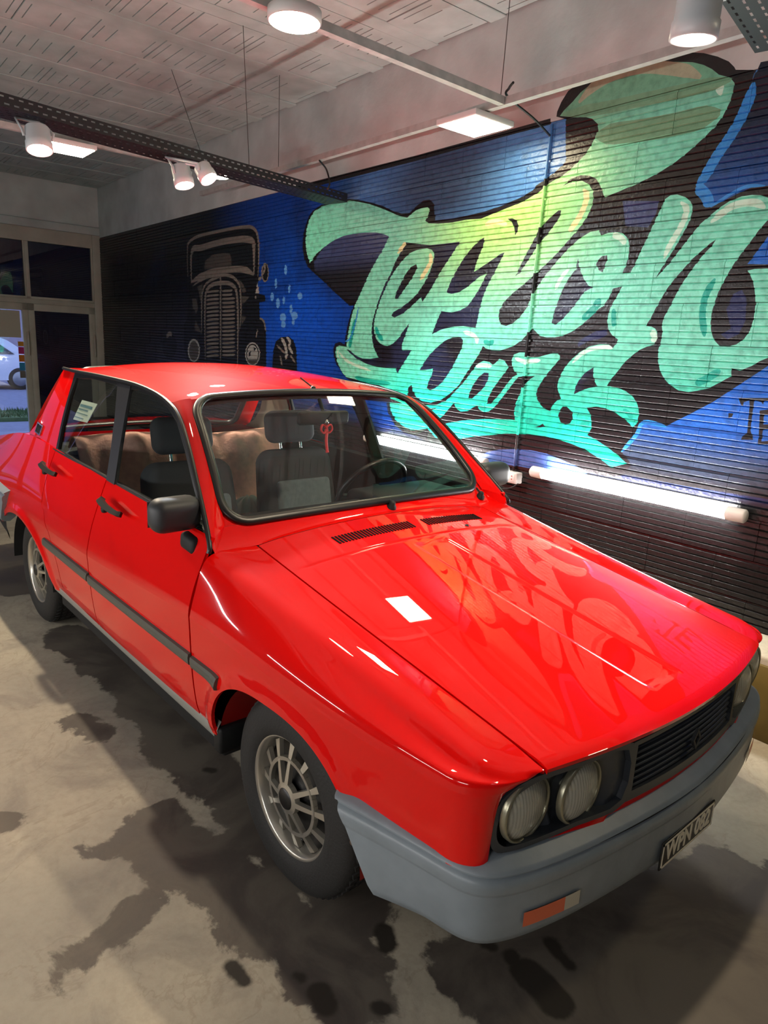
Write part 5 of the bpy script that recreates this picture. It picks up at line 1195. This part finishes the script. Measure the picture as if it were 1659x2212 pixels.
# paper notice inside the rear door window
pn = MB(); q = [(-1.925, 1.245), (-1.725, 1.245), (-1.79, 1.155), (-1.975, 1.150)]
pn.add([tuple(P_gh(x, z)+np.array((0, .020, 0))) for x, z in q], [(0, 1, 2, 3)]); pn = pn.build('paper_notice', mat('paper', srgb('#cfd6c2'), .8), base=True); md = pn.modifiers.new('t', 'SOLIDIFY'); md.thickness = .002
tag(pn, 'pale printed paper notice stuck inside the rear side window', 'paper')
ink = mat('paper_ink', srgb('#5d7f86'), .8)
WORLD[pn.name] = Matrix.Translation(pn.location)
for k, (w0, h0) in enumerate(((.86, .012), (.70, .006), (.82, .004), (.66, .004))):
    z = 1.228-.020*k; x0 = -1.915-.05*(1.245-z)/.09
    MB().add([tuple(P_gh(x, zz)+np.array((0, .0165, 0))) for x, zz in ((x0, z), (x0+.18*w0, z), (x0+.18*w0-.004, z-h0), (x0-.004, z-h0))], [(0, 1, 2, 3)]).build('printed_line', ink, pn)

# ------------------------------------------------------------------ things on the painted wall
ob = empty('socket_box', RW((-1.216, 1.56, .795))); tag(ob, 'white double socket box between the two lit tubes', 'socket')
MB(True).box((-1.305, 1.545, .795), (-1.127, 1.602, .862), .006, 2).build('box', white_pl, ob)
for s_ in (-1.285, -1.23, -1.18): MB(True).box((s_, 1.541, .804), (s_+.04, 1.547, .853), .003, 1).build('socket_module', mat('socket_white', srgb('#e2dcda'), .4), ob)
for s_ in (-1.27, -1.215, -1.165):
    for zz in (.820, .838): MB(True).box((s_, 1.539, zz), (s_+.008, 1.5415, zz+.005)).build('socket_hole', mat('socket_red', srgb('#a03a3a'), .5), ob)
cpts = [(-1.15, 2.76), (-1.167, 2.08), (-1.176, 1.5), (-1.184, .865)]; cz = np.linspace(2.76, .865, 260); cs = np.interp(-cz, [-p[1] for p in cpts], [p[0] for p in cpts])
cb_ = MB(True).tube([(a, 1.583, z) for a, z in zip(cs, cz)], .0075, 8); ck = np.full(len(cz), PIX['blue'])
for P_ in POLY: ck[pip(cs, cz, P_[1])] = P_[0]
used = sorted(set(ck)); co = cb_.build('conduit', [PL[k] for k in used], base=True); mp = {k: i for i, k in enumerate(used)}
for k_, pg in enumerate(co.data.polygons): pg.material_index = mp[ck[min(k_//8, len(ck)-1)]]
tag(co, 'thin conduit painted over with the mural, running down to the sockets', 'conduit')
cb = catmull([(-1.120, 1.56, .80), (-1.17, 1.53, .765), (-1.28, 1.50, .755), (-1.40, 1.53, .79), (-1.44, 1.55, .86)], 6)
tag(MB(True).tube(cb, .0035, 6).build('cable', cable_m, base=True), 'thin dark cable from the socket box to the lit tube', 'cable')
tag(MB(True).tube(catmull([(-.99, 1.08, 2.80), (-1.06, 1.13, 2.803), (-1.13, 1.20, 2.798), (-1.12, 1.40, 2.74), (-1.145, 1.57, 2.70)], 6), .006, 6).build('cable', cable_m, base=True), 'black cable from the steel channel down to the mural top', 'cable')
tag(MB(True).tube(catmull([tuple(room_z(690, 347, ZL-.012)), tuple(room_z(705, 366, ZL-.03)), tuple(room_z(712, 395, 2.62)), tuple(room_z(708, 408, 2.56))], 6), .006, 6).build('cable', cable_m, base=True), 'black cable dropping from the steel channel to the tray end', 'cable')

# ------------------------------------------------------------------ shopfront stickers and the street outside
D2 = S0-.046
for k, (c, z0, z1) in enumerate((('#c98a1e', 1.31, 1.37), ('#b01a70', 1.21, 1.30), ('#c9781e', 1.11, 1.20), ('#1f8fc4', 1.0, 1.10), ('#6d6a66', .90, .99))):
    tag(MB(True).box((D2, .515, z0), (D2+.003, .582, z1)).build('window_sticker', mat('sticker_%d' % k, srgb(c), .6), base=True),
        ['ochre', 'magenta', 'orange', 'cyan blue', 'grey'][k]+' square sticker in the strip on the glass door', 'sticker', 'colour strip on the glass door')
tag(MB(True).box((D2, .20, 1.42), (D2+.003, .56, 1.76)).build('window_poster', mat('poster_paper', srgb('#b9b5a6'), .8), base=True), 'pale paper poster at the top of the glass door', 'poster')
tag(MB(True).box((S0-1.6, N0-4, -.12), (S0-.1, 6, -.01)).build('pavement', mat('pavement', srgb('#8088a8'), .8, noise=.1)), kind='structure')
tag(MB(True).box((-60, -40, -.22), (S0-1.6, 40, -.10)).build('street', mat('asphalt', srgb('#6d7596'), .85, noise=.12)), kind='structure')
grass_m = mat('grass', srgb('#3f5a38'), .95, noise=.3, nscale=9)
gb = MB(True).box((-13.6, -10, -.12), (-12.3, 10, -.03))
for _ in range(2600):
    s_ = random.uniform(-13.55, -12.35); n_ = random.uniform(-3, 3); h = random.uniform(.04, .10); a_ = random.uniform(0, 6.3)
    gb.add([(s_, n_, -.03), (s_+.02*math.cos(a_), n_+.02*math.sin(a_), -.03), (s_+random.uniform(-.03, .03), n_+random.uniform(-.03, .03), -.03+h)], [(0, 1, 2)])
tag(gb.build('grass_verge', grass_m), 'strip of grass beyond the glass door', 'grass', kind='stuff')
# parked white car across the street
def street_car(sx, nx, label):
    e = empty('parked_car', RW((sx, nx, -.1))); wpaint = mat('white_car_paint', srgb('#c4cbe0'), .3, coat=.6)
    prof_ = [(-2.0, .25), (-2.05, .55), (-1.95, .80), (-1.2, .92), (-.6, 1.36), (.7, 1.40), (1.45, 1.0), (1.95, .92), (2.05, .55), (2.0, .25)]
    b = MB(True); pr = catmull([np.array(p) for p in prof_], 3)
    def sect(w): return [(sx+w*.8*(1-.08*max(0, p[1]-.9)/.5), nx+p[0], p[1]-.1) for p in pr]
    A_, B_ = sect(-1), sect(1); n = len(A_)
    b.add(A_+B_, [(i, i+1, n+i+1, n+i) for i in range(n-1)], True); b.add(A_, [tuple(range(n))]); b.add(B_, [tuple(range(n))[::-1]]); b.build('body', wpaint, e)
    for p0, p1, t0, t1 in ((-.95, .02, -.55, .0), (.08, 1.15, .06, .65)):
        MB(True).add([(sx+.815, nx+p0, .83), (sx+.815, nx+p1, .83), (sx+.775, nx+t1, 1.20), (sx+.775, nx+t0, 1.20)], [(0, 1, 2, 3)]).build('window', mat('far_glass', srgb('#1c2430'), .1), e)
    for q in (-1.25, 1.25):
        MB(True).lathe([(0, .02), (.19, .03), (.20, .0)], (sx+.78, nx+q, .19), (1, 0, 0), 20).build('wheel_cover', mat('far_alloy', srgb('#8a8f98'), .4, metal=.6), e)
        MB(True).lathe([(.19, .025), (.29, .02), (.30, -.15)], (sx+.78, nx+q, .19), (1, 0, 0), 24).build('tyre', tyre_m, e)
    return tag(e, label, 'car')
_c = on_z(46, 842, -.1); street_car(float(RT@_c)-.8, float(RN@_c)-1.25, 'white car parked across the street beyond the glass door')
bd = MB(True).box((-26, -30, -.2), (-25, 30, 7)).build('street_house', mat('far_wall', srgb('#9a8ea0'), .9, noise=.1), base=True); tag(bd, 'plain pale house front across the street', 'building')
